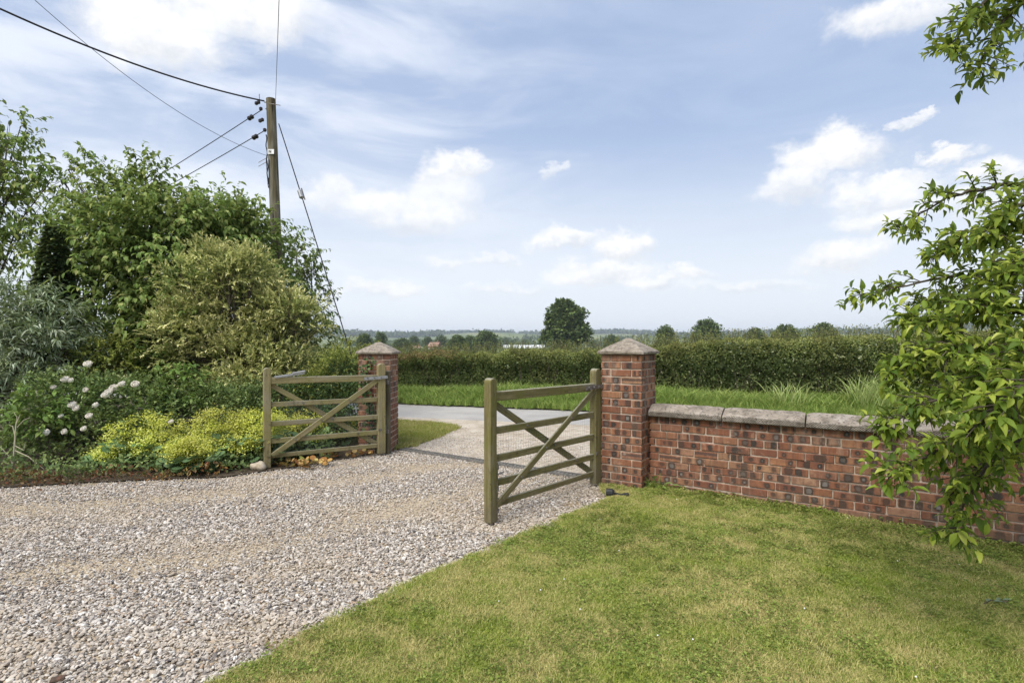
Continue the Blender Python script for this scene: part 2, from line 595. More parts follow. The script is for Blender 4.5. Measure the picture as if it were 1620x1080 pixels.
    col = n.mix(n.smooth(n.noise(n.scale(w, (1, 1, .35)), 4.2, 7, .7), .54, .68, 0, .42), col, (.42, .30, .22))
    dm = n.math('MULTIPLY', n.smooth(n.math('ADD', damp.outputs[2], n.math('MULTIPLY', n.noise(w, 6, 4), .16)), .20, .04), .55)
    col = n.mix(dm, col, (.10, .075, .05))
    b = n.bump(n.math('ADD', n.noise(pv, 60, 6, .7), n.math('MULTIPLY', spot, -.5)), .6, .004)
    n.out(n.principled(col, .88, b))
    return m


M['brick'] = mat_brick()


def mat_coping():
    """weathered sandstone with slanting tool marks on the front roll"""
    m, n = new_mat('coping_stone')
    v = n.new('ShaderNodeTexCoord').outputs['Object']
    nz = n.noise(v, 11, 8, .68)
    c = n.mix(n.smooth(nz, .32, .68), (.165, .138, .108), (.33, .285, .235))
    c = n.mix(n.smooth(n.noise(v, 5, 6, .7), .50, .66, 0, .75), c, (.40, .355, .305))
    c = n.mix(n.smooth(n.noise(v, 42, 4, .6), .52, .66, 0, .85), c, (.085, .07, .055))
    sn = n.new('ShaderNodeSeparateXYZ')
    n.link(n.new('ShaderNodeTexCoord').outputs['Normal'], sn.inputs[0])
    front = n.smooth(n.math('MULTIPLY', sn.outputs[1], -1), .55, .8)
    wv = n.new('ShaderNodeTexWave', wave_type='BANDS', bands_direction='DIAGONAL')
    wv.inputs['Scale'].default_value = 26
    wv.inputs['Distortion'].default_value = 2.2
    wv.inputs['Detail'].default_value = 3
    n.link(n.scale(v, (1, .2, 1.6)), wv.inputs['Vector'])
    tool = n.math('MULTIPLY', wv.outputs['Fac'], front)
    c = n.mix(n.math('MULTIPLY', n.smooth(wv.outputs['Fac'], .5, .2), n.math('MULTIPLY', front, .8)), c, (.05, .042, .034))
    b = n.bump(n.math('ADD', n.math('MULTIPLY', tool, 1.4), n.noise(v, 60, 6, .7)), .8, .007)
    n.out(n.principled(c, .93, b))
    return m


M['coping'] = mat_coping()


# ------------------------------------------------------------------ plan of the place
TH = R(33)
DW = np.array((math.cos(TH), -math.sin(TH), 0))       # along the garden wall
NW = np.array((math.sin(TH), math.cos(TH), 0))        # away from the camera
P1 = np.array((1.303, 5.40, 0))                       # near corner of the near pier
P2 = np.array((-1.653, 7.30, 0))                      # near right corner of the far pier
WS = P1 + NW * .20                                    # start of the wall's face
RD = np.array((.949, -.3156, 0))                      # along the road
RN = np.array((.3156, .949, 0))
RA = np.array((-2.87, 13.34, 0))                      # a point on the far kerb of the road


def lawn_z(x, y):
    s = (x - WS[0]) * DW[0] + (y - WS[1]) * DW[1]     # distance along the wall
    return .012 - .075 * np.clip((s - 1.2) / 1.8, 0, 1) ** 1.3 + .008 * np.sin(x * 1.7) * np.sin(y * 1.3 + .6)


LAWN_EDGE = [G(345, 1080)[:2], G(500, 998)[:2], G(640, 930)[:2], G(760, 876)[:2], G(850, 838)[:2], G(915, 812)[:2], G(962, 790)[:2]]


def edge_x(y):
    ys = np.array([p[1] for p in LAWN_EDGE])
    xs = np.array([p[0] for p in LAWN_EDGE])
    y = np.asarray(y, dtype=float)
    r = np.interp(y, ys, xs)
    sl = (xs[1] - xs[0]) / (ys[1] - ys[0])
    r = np.where(y < ys[0], xs[0] + (y - ys[0]) * sl, r)
    return r + .012 * np.sin(y * 9) + .008 * np.sin(y * 23 + 1)


def far_z(d):
    """ground level with distance from the gate"""
    return np.interp(d, [0, 16, 45, 120, 260, 900, 1300, 1800, 2400, 3000, 3600, 6000], [-.15, -.18, -.7, -1.2, -2.2, -2.5, 6, 26, 47, 58, 60, 40])


def ground_z(x, y):
    x, y = np.asarray(x, float), np.asarray(y, float)
    d = np.hypot(x, y)
    z = far_z(d)
    a = np.arctan2(x, y)
    hill = np.clip((d - 900) / 1500, 0, 1)
    return z + hill * (9 * np.sin(a * 9 + 1.2) + 6 * np.sin(a * 23 + d * .0012) + 5 * np.sin(d * .004 + a * 6) - 4)


def build_setting():
    # ---- ground out to the hills
    m, n = new_mat('field_ground')
    pos = n.new('ShaderNodeNewGeometry').outputs['Position']
    vor = n.new('ShaderNodeTexVoronoi', feature='F1', voronoi_dimensions='2D')
    n.link(n.scale(pos, (1, .6, 1)), vor.inputs['Vector'])
    vor.inputs['Scale'].default_value = .0042
    sep = n.new('ShaderNodeSeparateColor')
    n.link(vor.outputs['Color'], sep.inputs[0])
    col = n.ramp(sep.outputs[0], [(0, (.10, .14, .045)), (.25, (.15, .185, .06)), (.45, (.20, .205, .075)), (.6, (.11, .155, .05)), (.8, (.24, .245, .11)), (1, (.125, .175, .058))], 'CONSTANT')
    col = n.mix(n.smooth(n.noise(pos, .05, 6), .3, .7, 0, .4), col, (.18, .195, .065))
    col = n.mix(n.smooth(n.noise(pos, 1.6, 6, .7), .4, .7, 0, .35), col, (.10, .13, .04))
    n.out(n.principled(col, .95, n.bump(n.noise(pos, 6, 5, .7), .6, .05)))
    M['field'] = m
    rad = np.concatenate((np.array([0, 3, 6, 9, 12, 16, 20, 26, 34, 45, 60, 80, 105, 135, 170, 215, 260, 330, 420, 540, 700]), np.linspace(900, 3700, 57), np.array([4200, 5000, 6000])))
    angs = np.linspace(-math.pi, math.pi, 241)
    A, D = np.meshgrid(angs, rad)
    X, Y = np.sin(A) * D, np.cos(A) * D
    V = np.stack((X, Y, ground_z(X, Y)), -1).reshape(-1, 3)
    nr, na = A.shape
    i = np.arange(nr - 1)[:, None] * na + np.arange(na - 1)[None]
    q = np.stack((i, i + 1, i + na + 1, i + na), -1).reshape(-1, 4)
    tag(link(bpy.data.objects.new('ground', np_mesh('ground', V, q, m, smooth=True))), kind='structure')

    def sheet(name, poly, z, mat, thick=.0):
        bm = bmesh.new()
        f = bm.faces.new([bm.verts.new((p[0], p[1], z)) for p in poly])
        bmesh.ops.recalc_face_normals(bm, faces=[f])
        if f.normal.z < 0:
            f.normal_flip()
        bmesh.ops.triangulate(bm, faces=[f])
        me = bpy.data.meshes.new(name)
        bm.to_mesh(me)
        bm.free()
        me.materials.append(mat)
        return tag(link(bpy.data.objects.new(name, me)), kind='structure')

    # ---- road
    m, n = new_mat('road_asphalt')
    pos = n.new('ShaderNodeNewGeometry').outputs['Position']
    c = n.mix(n.smooth(n.noise(pos, 1.1, 8, .65), .3, .7), (.31, .295, .275), (.40, .385, .36))
    c = n.mix(n.smooth(n.noise(pos, 45, 4, .7), .45, .7, 0, .5), c, (.19, .185, .18))
    c = n.mix(n.smooth(n.noise(n.scale(pos, (.4, 2.2, 1)), 1.2, 6), .52, .7, 0, .5), c, (.40, .37, .32))
    n.out(n.principled(c, .9, n.bump(n.noise(pos, 90, 4), .4, .006)))
    a = RA - RD * 40
    b = RA + RD * 40
    w = 3.35
    sheet('road', [a + RN * .3, b + RN * .3, b - RN * w, a - RN * w], -.002, m)
    # ---- apron between road and gateway
    m, n = new_mat('apron_surface')
    pos = n.new('ShaderNodeNewGeometry').outputs['Position']
    c = n.mix(n.smooth(n.noise(pos, 2.2, 8, .68), .3, .7), (.38, .32, .245), (.52, .46, .375))
    c = n.mix(n.smooth(n.noise(n.scale(pos, (1, 2.2, 1)), 5, 6, .7), .50, .62, 0, .75), c, (.235, .175, .115))
    c = n.mix(n.smooth(n.noise(pos, 60, 4, .7), .5, .7, 0, .5), c, (.24, .21, .18))
    n.out(n.principled(c, .95, n.bump(n.noise(pos, 50, 5, .7), .6, .01)))
    dr_a, dr_b = np.array((-1.55, 7.57, 0)), np.array((.98, 5.86, 0))
    sheet('drive_apron', [dr_a, dr_b, (1.6, 6.1), (3.2, 8.1), (4.2, 9.0), (-.2, 10.3), (-3.2, 11.2), (-2.4, 9.6)], .004, m)
    # ---- gravel bed under the loose stones
    m, n = new_mat('gravel_bed')
    pos = n.new('ShaderNodeNewGeometry').outputs['Position']
    vor = n.new('ShaderNodeTexVoronoi')
    n.link(pos, vor.inputs['Vector'])
    vor.inputs['Scale'].default_value = 85
    sep = n.new('ShaderNodeSeparateColor')
    n.link(vor.outputs['Color'], sep.inputs[0])
    c = n.ramp(sep.outputs[0], [(0, (.24, .18, .115)), (.3, (.36, .285, .19)), (.6, (.44, .36, .25)), (1, (.52, .45, .34))])
    n.out(n.principled(c, .95, n.bump(vor.outputs['Distance'], .8, -.01)))
    M['gravel_bed'] = m
    sheet('gravel_drive', [(-11, .4)] + [(float(edge_x(yy)) + .06, yy) for yy in (.4, 1.2, 2.0, 2.6, 3.2, 3.8, 4.4, 4.7)] + [(1.25, 5.2), (1.3, 5.9), dr_b, dr_a, (-2.2, 7.6), (-3.1, 6.6), (-5.5, 5.9), (-11, 5.4)], -.012, m)
    # ---- planting bed
    sheet('flower_bed', [(-16, 4.9), (-5.9, 5.36), (-4.6, 5.75), (-3.2, 6.0), (-2.3, 6.75), (-1.9, 7.3), (-1.75, 8.4), (-2.9, 10.3), (-6, 14.0), (-16, 16)], .006, M['soil'])
    # ---- lawn as a gently uneven sheet
    m, n = new_mat('lawn_turf')
    pos = n.new('ShaderNodeNewGeometry').outputs['Position']
    c = n.mix(n.smooth(n.noise(pos, 3, 6, .65), .35, .65), (.085, .09, .028), (.17, .155, .06))
    c = n.mix(n.smooth(n.noise(pos, 70, 4, .7), .45, .65, 0, .6), c, (.06, .055, .025))
    n.out(n.principled(c, .95, n.bump(n.noise(pos, 90, 4, .7), .8, .01)))
    ys = np.linspace(.5, 5.9, 70)
    ts = np.linspace(0, 1, 44)
    V = np.zeros((len(ys), len(ts), 3))
    for j, y in enumerate(ys):
        x0 = edge_x(y)
        # the wall's face bounds the lawn
        sx = WS[0] + (WS[1] + .02 - y) / (-DW[1]) * DW[0] if y < WS[1] + .02 else WS[0]
        x1 = min(max(sx + .05, x0 + .05), 7.5)
        if y > WS[1]:
            x1 = x0 + .02
        V[j, :, 0] = x0 + (x1 - x0) * ts
        V[j, :, 1] = y
    V[:, :, 2] = lawn_z(V[:, :, 0], V[:, :, 1])
    V[:, 0, 2] = -.014
    ny, nt = len(ys), len(ts)
    i = np.arange(ny - 1)[:, None] * nt + np.arange(nt - 1)[None]
    q = np.stack((i, i + 1, i + nt + 1, i + nt), -1).reshape(-1, 4)
    tag(link(bpy.data.objects.new('lawn', np_mesh('lawn', V.reshape(-1, 3), q, m, smooth=True))), kind='structure')
    M['turf'] = m
    # ---- grass verges
    vm = mat_rough('verge_soil', (.06, .075, .025), (.12, .14, .05), 3, .95, .5, coord='World')
    sheet('far_verge', [RA - RD * 40, RA + RD * 30, RA + RD * 30 + RN * 4, RA - RD * 40 + RN * 4], .03, vm)
    sheet('near_verge', [(-1.70, 7.50), (-1.42, 7.72), (-1.18, 8.5), (-.93, 9.5), (-1.25, 9.9), (-2.3, 10.38), (-4, 10.95), (-4, 8.5)], .012, m)
    sheet('roadside_verge', [(1.55, 6.0), (2.6, 7.6), (4.4, 8.7), (9, 7.2), (9, 1.5), (5.3, 3.35)], .012, m)
    # ---- channel drain across the gateway
    d = MB()
    L = np.linalg.norm(dr_b - dr_a)
    ang = math.atan2((dr_b - dr_a)[1], (dr_b - dr_a)[0])
    e = empty('channel_drain', (dr_a[0], dr_a[1], 0), ang, 'narrow grey metal drain across the gateway between the two piers', 'drain')
    for s in (-1, 1):
        MB().box((L / 2, s * .045, .008), (L, .018, .028)).build('rail', M['drain'], e)
    k = 60
    for i in range(k):
        d.box(((i + .5) * L / k, 0, .006), (L / k * .5, .072, .018))
    d.build('grating', M['drain'], e)['kind'] = 'stuff'


build_setting()


# ------------------------------------------------------------------ scattering of uncountable things
def source_collection(name, meshes):
    c = bpy.data.collections.new(name)          # not linked to the scene: only instanced
    for i, me in enumerate(meshes):
        c.objects.link(bpy.data.objects.new(me.name, me))
    return c


def scatter(name, P, rot, scl, coll, mat):
    me = bpy.data.meshes.new(name)
    P = np.asarray(P, dtype=np.float32)
    me.vertices.add(len(P))
    me.vertices.foreach_set('co', P.ravel())
    a = me.attributes.new('rot', 'FLOAT_VECTOR', 'POINT')
    a.data.foreach_set('vector', np.asarray(rot, dtype=np.float32).ravel())
    a = me.attributes.new('scl', 'FLOAT_VECTOR', 'POINT')
    a.data.foreach_set('vector', np.asarray(scl, dtype=np.float32).ravel())
    me.materials.append(mat)
    o = link(bpy.data.objects.new(name, me))
    t = bpy.data.node_groups.new(name + '_nodes', 'GeometryNodeTree')
    t.interface.new_socket('Geometry', in_out='INPUT', socket_type='NodeSocketGeometry')
    t.interface.new_socket('Geometry', in_out='OUTPUT', socket_type='NodeSocketGeometry')
    nd, lk = t.nodes, t.links
    gi, go = nd.new('NodeGroupInput'), nd.new('NodeGroupOutput')
    ci = nd.new('GeometryNodeCollectionInfo')
    ci.inputs[0].default_value = coll
    ci.inputs['Separate Children'].default_value = True
    ci.inputs['Reset Children'].default_value = True
    io = nd.new('GeometryNodeInstanceOnPoints')
    io.inputs['Pick Instance'].default_value = True
    ra = nd.new('GeometryNodeInputNamedAttribute')
    ra.data_type = 'FLOAT_VECTOR'
    ra.inputs[0].default_value = 'rot'
    er = nd.new('FunctionNodeEulerToRotation')
    sa = nd.new('GeometryNodeInputNamedAttribute')
    sa.data_type = 'FLOAT_VECTOR'
    sa.inputs[0].default_value = 'scl'
    lk.new(gi.outputs[0], io.inputs['Points'])
    lk.new(ci.outputs[0], io.inputs['Instance'])
    lk.new(ra.outputs['Attribute'], er.inputs[0])
    lk.new(er.outputs[0], io.inputs['Rotation'])
    lk.new(sa.outputs['Attribute'], io.inputs['Scale'])
    lk.new(io.outputs[0], go.inputs[0])
    md = o.modifiers.new('scatter', 'NODES')
    md.node_group = t
    return tag(o, kind='stuff')


def in_frame(P, mx=60, my=60):
    d = np.maximum(P[:, 1], .05)
    x = CX + P[:, 0] / d * F
    y = HY + (H - P[:, 2]) / d * F
    return (P[:, 1] > .3) & (x > -mx) & (x < 1620 + mx) & (y > -my) & (y < 1080 + my)


def gravel_zone(P):
    x, y = P[:, 0], P[:, 1]
    ok = (x < edge_x(np.minimum(y, 5.5)) + .015)
    bed = np.interp(x, [-16, -5.9, -4.6, -3.2, -2.3, -1.6], [4.9, 5.36, 5.75, 6.0, 6.75, 7.5])
    ok &= y < bed + RNG.normal(0, .05, len(x))
    # drain line
    dr_a, dr_b = np.array((-1.55, 7.57)), np.array((.98, 5.86))
    t = (dr_b - dr_a) / np.linalg.norm(dr_b - dr_a)
    side = (x - dr_a[0]) * (-t[1]) + (y - dr_a[1]) * t[0]
    ok &= side < -.06
    q = np.stack((x - P1[0], y - P1[1]), -1)
    a, b = q @ DW[:2], q @ NW[:2]
    ok &= ~((a > -.45) & (a < .01) & (b > -.005))
    return ok


def track(P):
    """0..1: how much the wheels have thinned the stones"""
    t = np.zeros(len(P))
    for line, w in (([(-60, 812), (220, 792), (420, 776), (600, 752), (700, 736), (800, 728)], .24), ([(60, 905), (330, 880), (520, 838), (680, 790), (790, 762), (880, 748)], .22), ([(-40, 770), (150, 764), (400, 752), (560, 734)], .12)):
        g = np.array([G(*p)[:2] for p in line])
        d = np.full(len(P), 9.0)
        for a, b in zip(g[:-1], g[1:]):
            ab = b - a
            u = np.clip(((P[:, :2] - a) @ ab) / (ab @ ab), 0, 1)
            d = np.minimum(d, np.linalg.norm(P[:, :2] - a - u[:, None] * ab, axis=1))
        t = np.maximum(t, np.exp(-(d / w) ** 2))
    return np.clip(t * (.75 + .45 * wob(P, 2.3, 4)), 0, 1)


def build_gravel():
    m, n = new_mat('gravel_stone')
    rand = n.new('ShaderNodeObjectInfo').outputs['Random']
    pos = n.new('ShaderNodeNewGeometry').outputs['Position']
    c = n.ramp(rand, [(0, (.42, .37, .31)), (.14, (.26, .225, .185)), (.26, (.53, .475, .405)), (.40, (.36, .285, .21)), (.50, (.58, .53, .465)), (.60, (.17, .145, .125)),
                      (.68, (.47, .395, .31)), (.78, (.33, .295, .26)), (.86, (.62, .585, .54)), (.93, (.38, .255, .15)), (.96, (.11, .10, .10)), (1, (.50, .43, .36))], 'CONSTANT')
    wav = n.noise(n.scale(pos, (.5, 1.3, 1)), 1.1, 5, .6)
    c = n.mix(n.smooth(wav, .45, .64, 0, .6), c, (.47, .38, .265))
    c = n.mix(n.smooth(n.noise(pos, 130, 3), .4, .7, 0, .3), c, (.25, .2, .16))
    hs = n.new('ShaderNodeHueSaturation')
    hs.inputs['Saturation'].default_value = .86
    n.link(c, hs.inputs['Color'])
    c = hs.outputs[0]
    n.out(n.principled(c, .8))
    meshes = []
    for k in range(7):
        bm = bmesh.new()
        bmesh.ops.create_icosphere(bm, subdivisions=1, radius=.5)
        if k % 2:
            bmesh.ops.dissolve_limit(bm, angle_limit=.2, verts=bm.verts, edges=bm.edges)
        for v in bm.verts:
            v.co.x *= 1 + random.uniform(-.15, .25)
            v.co.z *= .55
            v.co += Vector((random.uniform(-1, 1), random.uniform(-1, 1), random.uniform(-1, 1))) * .10
        me = bpy.data.meshes.new('pebble')
        bm.to_mesh(me)
        bm.free()
        me.materials.append(m)
        meshes.append(me)
    coll = source_collection('pebble_source', meshes)
    # denser near the camera where each stone shows
    Ps = []
    for (y0, y1, dens) in ((1.7, 3.2, 7600), (3.2, 4.6, 6200), (4.6, 8.0, 4600)):
        xw = 12.0
        k = int(dens * xw * (y1 - y0))
        p = np.stack((rnd(k, -xw + 1.7, 1.7), rnd(k, y0, y1), np.zeros(k)), -1)
        Ps.append(p)
    P = np.concatenate(Ps)
    P = P[in_frame(P, 420, 110)]
    P = P[gravel_zone(P)]
    tr = track(P)
    keep = rnd(len(P)) > .58 * tr
    P, tr = P[keep], tr[keep]
    k = len(P)
    P[:, 2] = rnd(k, -.010, .004) - .004 * tr
    s = np.clip(RNG.lognormal(math.log(.0142), .36, k), .006, .032)
    s = s * (1 - .38 * tr)
    S = np.stack((s * rnd(k, .9, 1.5), s * rnd(k, .75, 1.1), s * rnd(k, .8, 1.3)), -1)
    rot = np.stack((RNG.normal(0, .35, k), RNG.normal(0, .35, k), rnd(k, 0, 6.28)), -1)
    scatter('gravel', P, rot, S, coll, m)
    # stray stones on the apron just past the drain and along the lawn edge
    k = 9000
    t = rnd(k)
    p = np.stack((-1.5 + 2.9 * t + RNG.normal(0, .15, k), 7.62 - 1.70 * t + np.abs(RNG.normal(0, .95, k)), np.full(k, .006)), -1)
    tri_ = p[:, 0] > -1.45 + .30 * (p[:, 1] - 7.6)
    p = p[tri_]
    k = len(p)
    s = rnd(k, .006, .018)
    S = np.stack((s * 1.2, s, s), -1)
    scatter('stray_gravel', p, np.stack((rnd(k, -.3, .3), rnd(k, -.3, .3), rnd(k, 0, 6.28)), -1), S, coll, m)


build_gravel()


def tuft_mesh(name, nb, rad, h0, h1, w, lean, mat, tint0=0.0, tint1=1.0, segs=2):
    V, Fq, Ft, T = [], [], [], []
    for i in range(nb):
        a, r = random.uniform(0, 6.283), rad * math.sqrt(random.random())
        bx, by = r * math.cos(a), r * math.sin(a)
        hh = random.uniform(h0, h1)
        da = random.uniform(0, 6.283)
        ln = random.uniform(.3, 1) * lean * hh
        dx, dy = math.cos(da) * ln, math.sin(da) * ln
        pa = random.uniform(0, 6.283)
        wx, wy = math.cos(pa) * w / 2, math.sin(pa) * w / 2
        b = len(V)
        t = random.uniform(tint0, tint1)
        for s in range(segs):
            f = s / segs
            ff = f * f
            ww = 1 - .45 * f
            zz = hh * f * (1 - .25 * ff * lean)
            V.append((bx + dx * ff - wx * ww, by + dy * ff - wy * ww, zz))
            V.append((bx + dx * ff + wx * ww, by + dy * ff + wy * ww, zz))
            T += [t, t]
        V.append((bx + dx, by + dy, hh * (1 - .25 * lean)))
        T.append(t)
        for s in range(segs - 1):
            Fq.append((b + 2 * s, b + 2 * s + 1, b + 2 * s + 3, b + 2 * s + 2))
        Ft.append((b + 2 * segs - 2, b + 2 * segs - 1, b + 2 * segs))
    fs = [np.array(Ft)]
    if Fq:
        fs.append(np.array(Fq))
    return np_mesh(name, V, fs, mat, T)


def mat_grass(name, green, pale, straw, straw_amt, scale):
    m, n = new_mat(name)
    at = n.new('ShaderNodeAttribute', attribute_name='tint').outputs['Fac']
    pos = n.new('ShaderNodeNewGeometry').outputs['Position']
    c = n.mix(at, green, pale)
    nz = n.noise(pos, scale, 5, .6)
    big = n.noise(pos, scale * .33, 3, .5)
    f = n.math('ADD', n.math('MULTIPLY', at, .35), n.math('ADD', n.math('MULTIPLY', nz, .65), n.math('MULTIPLY', big, .45)))
    c = n.mix(n.smooth(f, .58, .94, 0, straw_amt), c, straw)
    rnd_ = n.new('ShaderNodeObjectInfo').outputs['Random']
    c = n.mix(n.smooth(rnd_, .72, 1.0, 0, .5 * straw_amt), c, straw)
    p = n.principled(c, .6, spec=.25)
    t = n.new('ShaderNodeBsdfTranslucent')
    n.link(c, t.inputs[0])
    mx = n.new('ShaderNodeMixShader')
    mx.inputs[0].default_value = .3
    n.link(p, mx.inputs[1])
    n.link(t.outputs[0], mx.inputs[2])
    n.out(mx.outputs[0])
    return m


def build_grass():
    m = mat_grass('lawn_blades', (.135, .22, .018), (.43, .51, .07), (.72, .59, .29), .85, 3.2)
    tufts = [tuft_mesh('tuft', 110, .055, .012, .032, .0027, 1.0, m) for _ in range(6)]
    coll = source_collection('lawn_tuft_source', tufts)
    k = 66000
    p = np.stack((rnd(k, -1.6, 6.6), rnd(k, 1.6, 5.8), np.zeros(k)), -1)
    p = p[(p[:, 0] > edge_x(p[:, 1]) + .02)]
    b = (p[:, 0] - WS[0]) * NW[0] + (p[:, 1] - WS[1]) * NW[1]
    q = np.stack((p[:, 0] - P1[0], p[:, 1] - P1[1]), -1)
    a2, b2 = q @ DW[:2], q @ NW[:2]
    p = p[(b < -.02) & ~((a2 > -.46) & (a2 < .02) & (b2 > -.02))]
    p[:, 2] = lawn_z(p[:, 0], p[:, 1])
    p = p[in_frame(p, 300, 100)]
    # thinner patches
    keep = rnd(len(p)) < .62 + .35 * wob(p, 1.9, 3)
    p = p[keep]
    k = len(p)
    s = rnd(k, .75, 1.25)
    # taller along the wall foot, the drive edge
    b = (p[:, 0] - WS[0]) * NW[0] + (p[:, 1] - WS[1]) * NW[1]
    s *= 1 + .9 * np.clip(1 + b / .10, 0, 1)
    scatter('lawn_grass', p, np.stack((rnd(k, -.1, .1), rnd(k, -.1, .1), rnd(k, 0, 6.28)), -1), np.stack((s, s, s * rnd(k, .8, 1.2)), -1), coll, m)

    # clover and small weeds in the turf, thickest at the wall foot and along the front
    mc = mat_leaf('clover_leaf', [(0, (.08, .125, .02)), (.6, (.19, .245, .045)), (1, (.31, .36, .085))], .3)
    cl = []
    for _ in range(5):
        n_ = 42
        a, r_ = rnd(n_, 0, 6.283), .06 * np.sqrt(rnd(n_))
        Pc = np.stack((np.cos(a) * r_, np.sin(a) * r_, rnd(n_, .012, .030)), -1)
        Lc = rnd(n_, .007, .015)
        cl.append(leaf_mesh('clover', L2, Pc, unit(rdir(n_) * np.array((1, 1, .35))[None]), unit(np.array((0, 0, 1.0))[None] + .5 * rdir(n_)), Lc, Lc * .9, rnd(n_), mc))
    k2 = 12000
    q = np.stack((rnd(k2, -1.6, 6.0), rnd(k2, 1.6, 5.8), np.zeros(k2)), -1)
    b2_ = (q[:, 0] - WS[0]) * NW[0] + (q[:, 1] - WS[1]) * NW[1]
    w2 = np.stack((q[:, 0] - P1[0], q[:, 1] - P1[1]), -1)
    a2, c2 = w2 @ DW[:2], w2 @ NW[:2]
    prob = np.clip(.22 + .55 * wob(q, 1.6, 11) + .9 * np.clip(1 + (b2_ + .0) / .45, 0, 1) + .35 * np.clip((3.2 - q[:, 1]) / 1.2, 0, 1) * np.clip((.6 - q[:, 0]) / 1.2, 0, 1), 0, 1)
    q = q[(q[:, 0] > edge_x(q[:, 1]) + .03) & (b2_ < -.02) & ~((a2 > -.46) & (a2 < .02) & (c2 > -.02)) & (rnd(k2) < prob)]
    q = q[in_frame(q, 300, 100)]
    q[:, 2] = lawn_z(q[:, 0], q[:, 1])
    k2 = len(q)
    b2_ = (q[:, 0] - WS[0]) * NW[0] + (q[:, 1] - WS[1]) * NW[1]
    s2 = rnd(k2, .8, 1.3) * (1 + .8 * np.clip(1 + b2_ / .12, 0, 1))
    scatter('clover', q, np.stack((rnd(k2, -.1, .1), rnd(k2, -.1, .1), rnd(k2, 0, 6.28)), -1), np.stack((s2, s2, s2), -1), source_collection('clover_source', cl), mc)

    # near verge triangle by the far pier
    m2 = mat_grass('verge_blades', (.20, .25, .035), (.40, .41, .09), (.52, .45, .2), .8, 2.5)
    coll2 = source_collection('verge_tuft_source', [tuft_mesh('tuft', 40, .08, .03, .07, .006, .9, m2) for _ in range(4)])
    tri = [(-1.70, 7.50), (-1.42, 7.72), (-1.18, 8.5), (-.93, 9.5), (-1.25, 9.9), (-2.3, 10.38), (-4, 10.95), (-4, 8.5)]

    def inside(p, poly):
        x, y = p[:, 0], p[:, 1]
        r = np.zeros(len(p), bool)
        for (x0, y0), (x1, y1) in zip(poly, poly[1:] + poly[:1]):
            c = ((y0 > y) != (y1 > y)) & (x < (x1 - x0) * (y - y0) / (y1 - y0 + 1e-12) + x0)
            r ^= c
        return r
    k = 9000
    p = np.stack((rnd(k, -4, -.8), rnd(k, 7.4, 11), np.full(k, .012)), -1)
    p = p[inside(p, tri)][:2600]
    k = len(p)
    s = rnd(k, .8, 1.3)
    scatter('verge_grass', p, np.stack((rnd(k, -.1, .1), rnd(k, -.1, .1), rnd(k, 0, 6.28)), -1), np.stack((s, s, s), -1), coll2, m2)
    k = 2500
    p = np.stack((rnd(k, 1.6, 8), rnd(k, 3, 8.6), np.full(k, .012)), -1)
    p = p[inside(p, [(1.75, 6.1), (2.6, 7.6), (4.4, 8.7), (9, 7.2), (9, 1.7), (5.3, 3.65)])]
    k = len(p)
    s = rnd(k, .8, 1.4)
    scatter('verge_grass', p, np.stack((rnd(k, -.1, .1), rnd(k, -.1, .1), rnd(k, 0, 6.28)), -1), np.stack((s, s, s), -1), coll2, m2)

    # long grass on the far side of the road
    m3 = mat_grass('long_blades', (.13, .225, .035), (.34, .45, .10), (.46, .44, .18), .25, 1.3)
    coll3 = source_collection('long_tuft_source', [tuft_mesh('tuft', 42, .15, .20, .50, .015, .85, m3, segs=3) for _ in range(5)])
    k = 3300
    t, w = rnd(k, -4, 16), rnd(k, -.10, 1.5)
    p = RA[None] + RD[None] * t[:, None] + RN[None] * w[:, None]
    p[:, 2] = .03
    s = (.42 + .68 * np.clip(w / .8, 0, 1)) * rnd(k, .7, 1.2) * (1 + .25 * wob(p, .8, 5))
    scatter('long_grass', p, np.stack((rnd(k, -.15, .15), rnd(k, -.15, .15), rnd(k, 0, 6.28)), -1), np.stack((s, s, s), -1), coll3, m3)
    # a clump of tall rushy blades in front of the hedge, seen over the wall
    m4 = mat_grass('tall_blades', (.26, .37, .09), (.50, .58, .22), (.34, .33, .14), .3, 1.0)
    for j, (x, nb, hh, lab) in enumerate(((1245, 110, .85, 'lower clump of tall arching grass in front of the hedge, left of the tallest clump'),
                                          (1385, 210, 1.08, 'tallest clump of arching pale green grass in front of the hedge beyond the wall'))):
        ray = (x - CX) / F
        base = RA + RN * .9
        t = (ray * base[1] - base[0]) / (RD[0] - ray * RD[1])
        q = base + RD * t
        me = tuft_mesh('tall_grass', nb, .42, hh * .55, hh, .022, .6, m4, segs=4)
        o = link(bpy.data.objects.new('tall_grass', me))
        o.location = (q[0], q[1], .03)
        tag(o, lab, 'grass clump', 'tall grass clumps by the roadside hedge')
    # dry grass along the drive edge
    me = tuft_mesh('dry_grass', 60, .09, .05, .13, .0028, .6, mat_grass('dry_blades', (.36, .24, .11), (.50, .36, .19), (.5, .4, .2), .6, 3), segs=3)
    for (x, y, s, lab) in ((443, 1022, .8, 'dry straw coloured grass tuft on the lawn edge at the front of the drive'), (640, 812, .55, None), (905, 800, .7, 'dry pale grass tuft on the gravel beside the near pier')):
        if lab is None:
            continue
        q = G(x, y)
        o = link(bpy.data.objects.new('dry_grass', me))
        o.location = (q[0], q[1], -.005)
        o.scale = (s * 1.3, s * .7, s)
        tag(o, lab, 'grass tuft')


build_grass()


# ------------------------------------------------------------------ brickwork
BRICK_MESH = []
for _i in range(8):
    _b = MB().box((0, 0, 0), (.215, .1025, .065))
    BRICK_MESH.append(_b.mesh('brick', M['brick'], bevel=.005, jitter=.0016))
HALF_MESH = [MB().box((0, 0, 0), (.1025, .1025, .065)).mesh('brick', M['brick'], bevel=.005, jitter=.0016) for _ in range(3)]


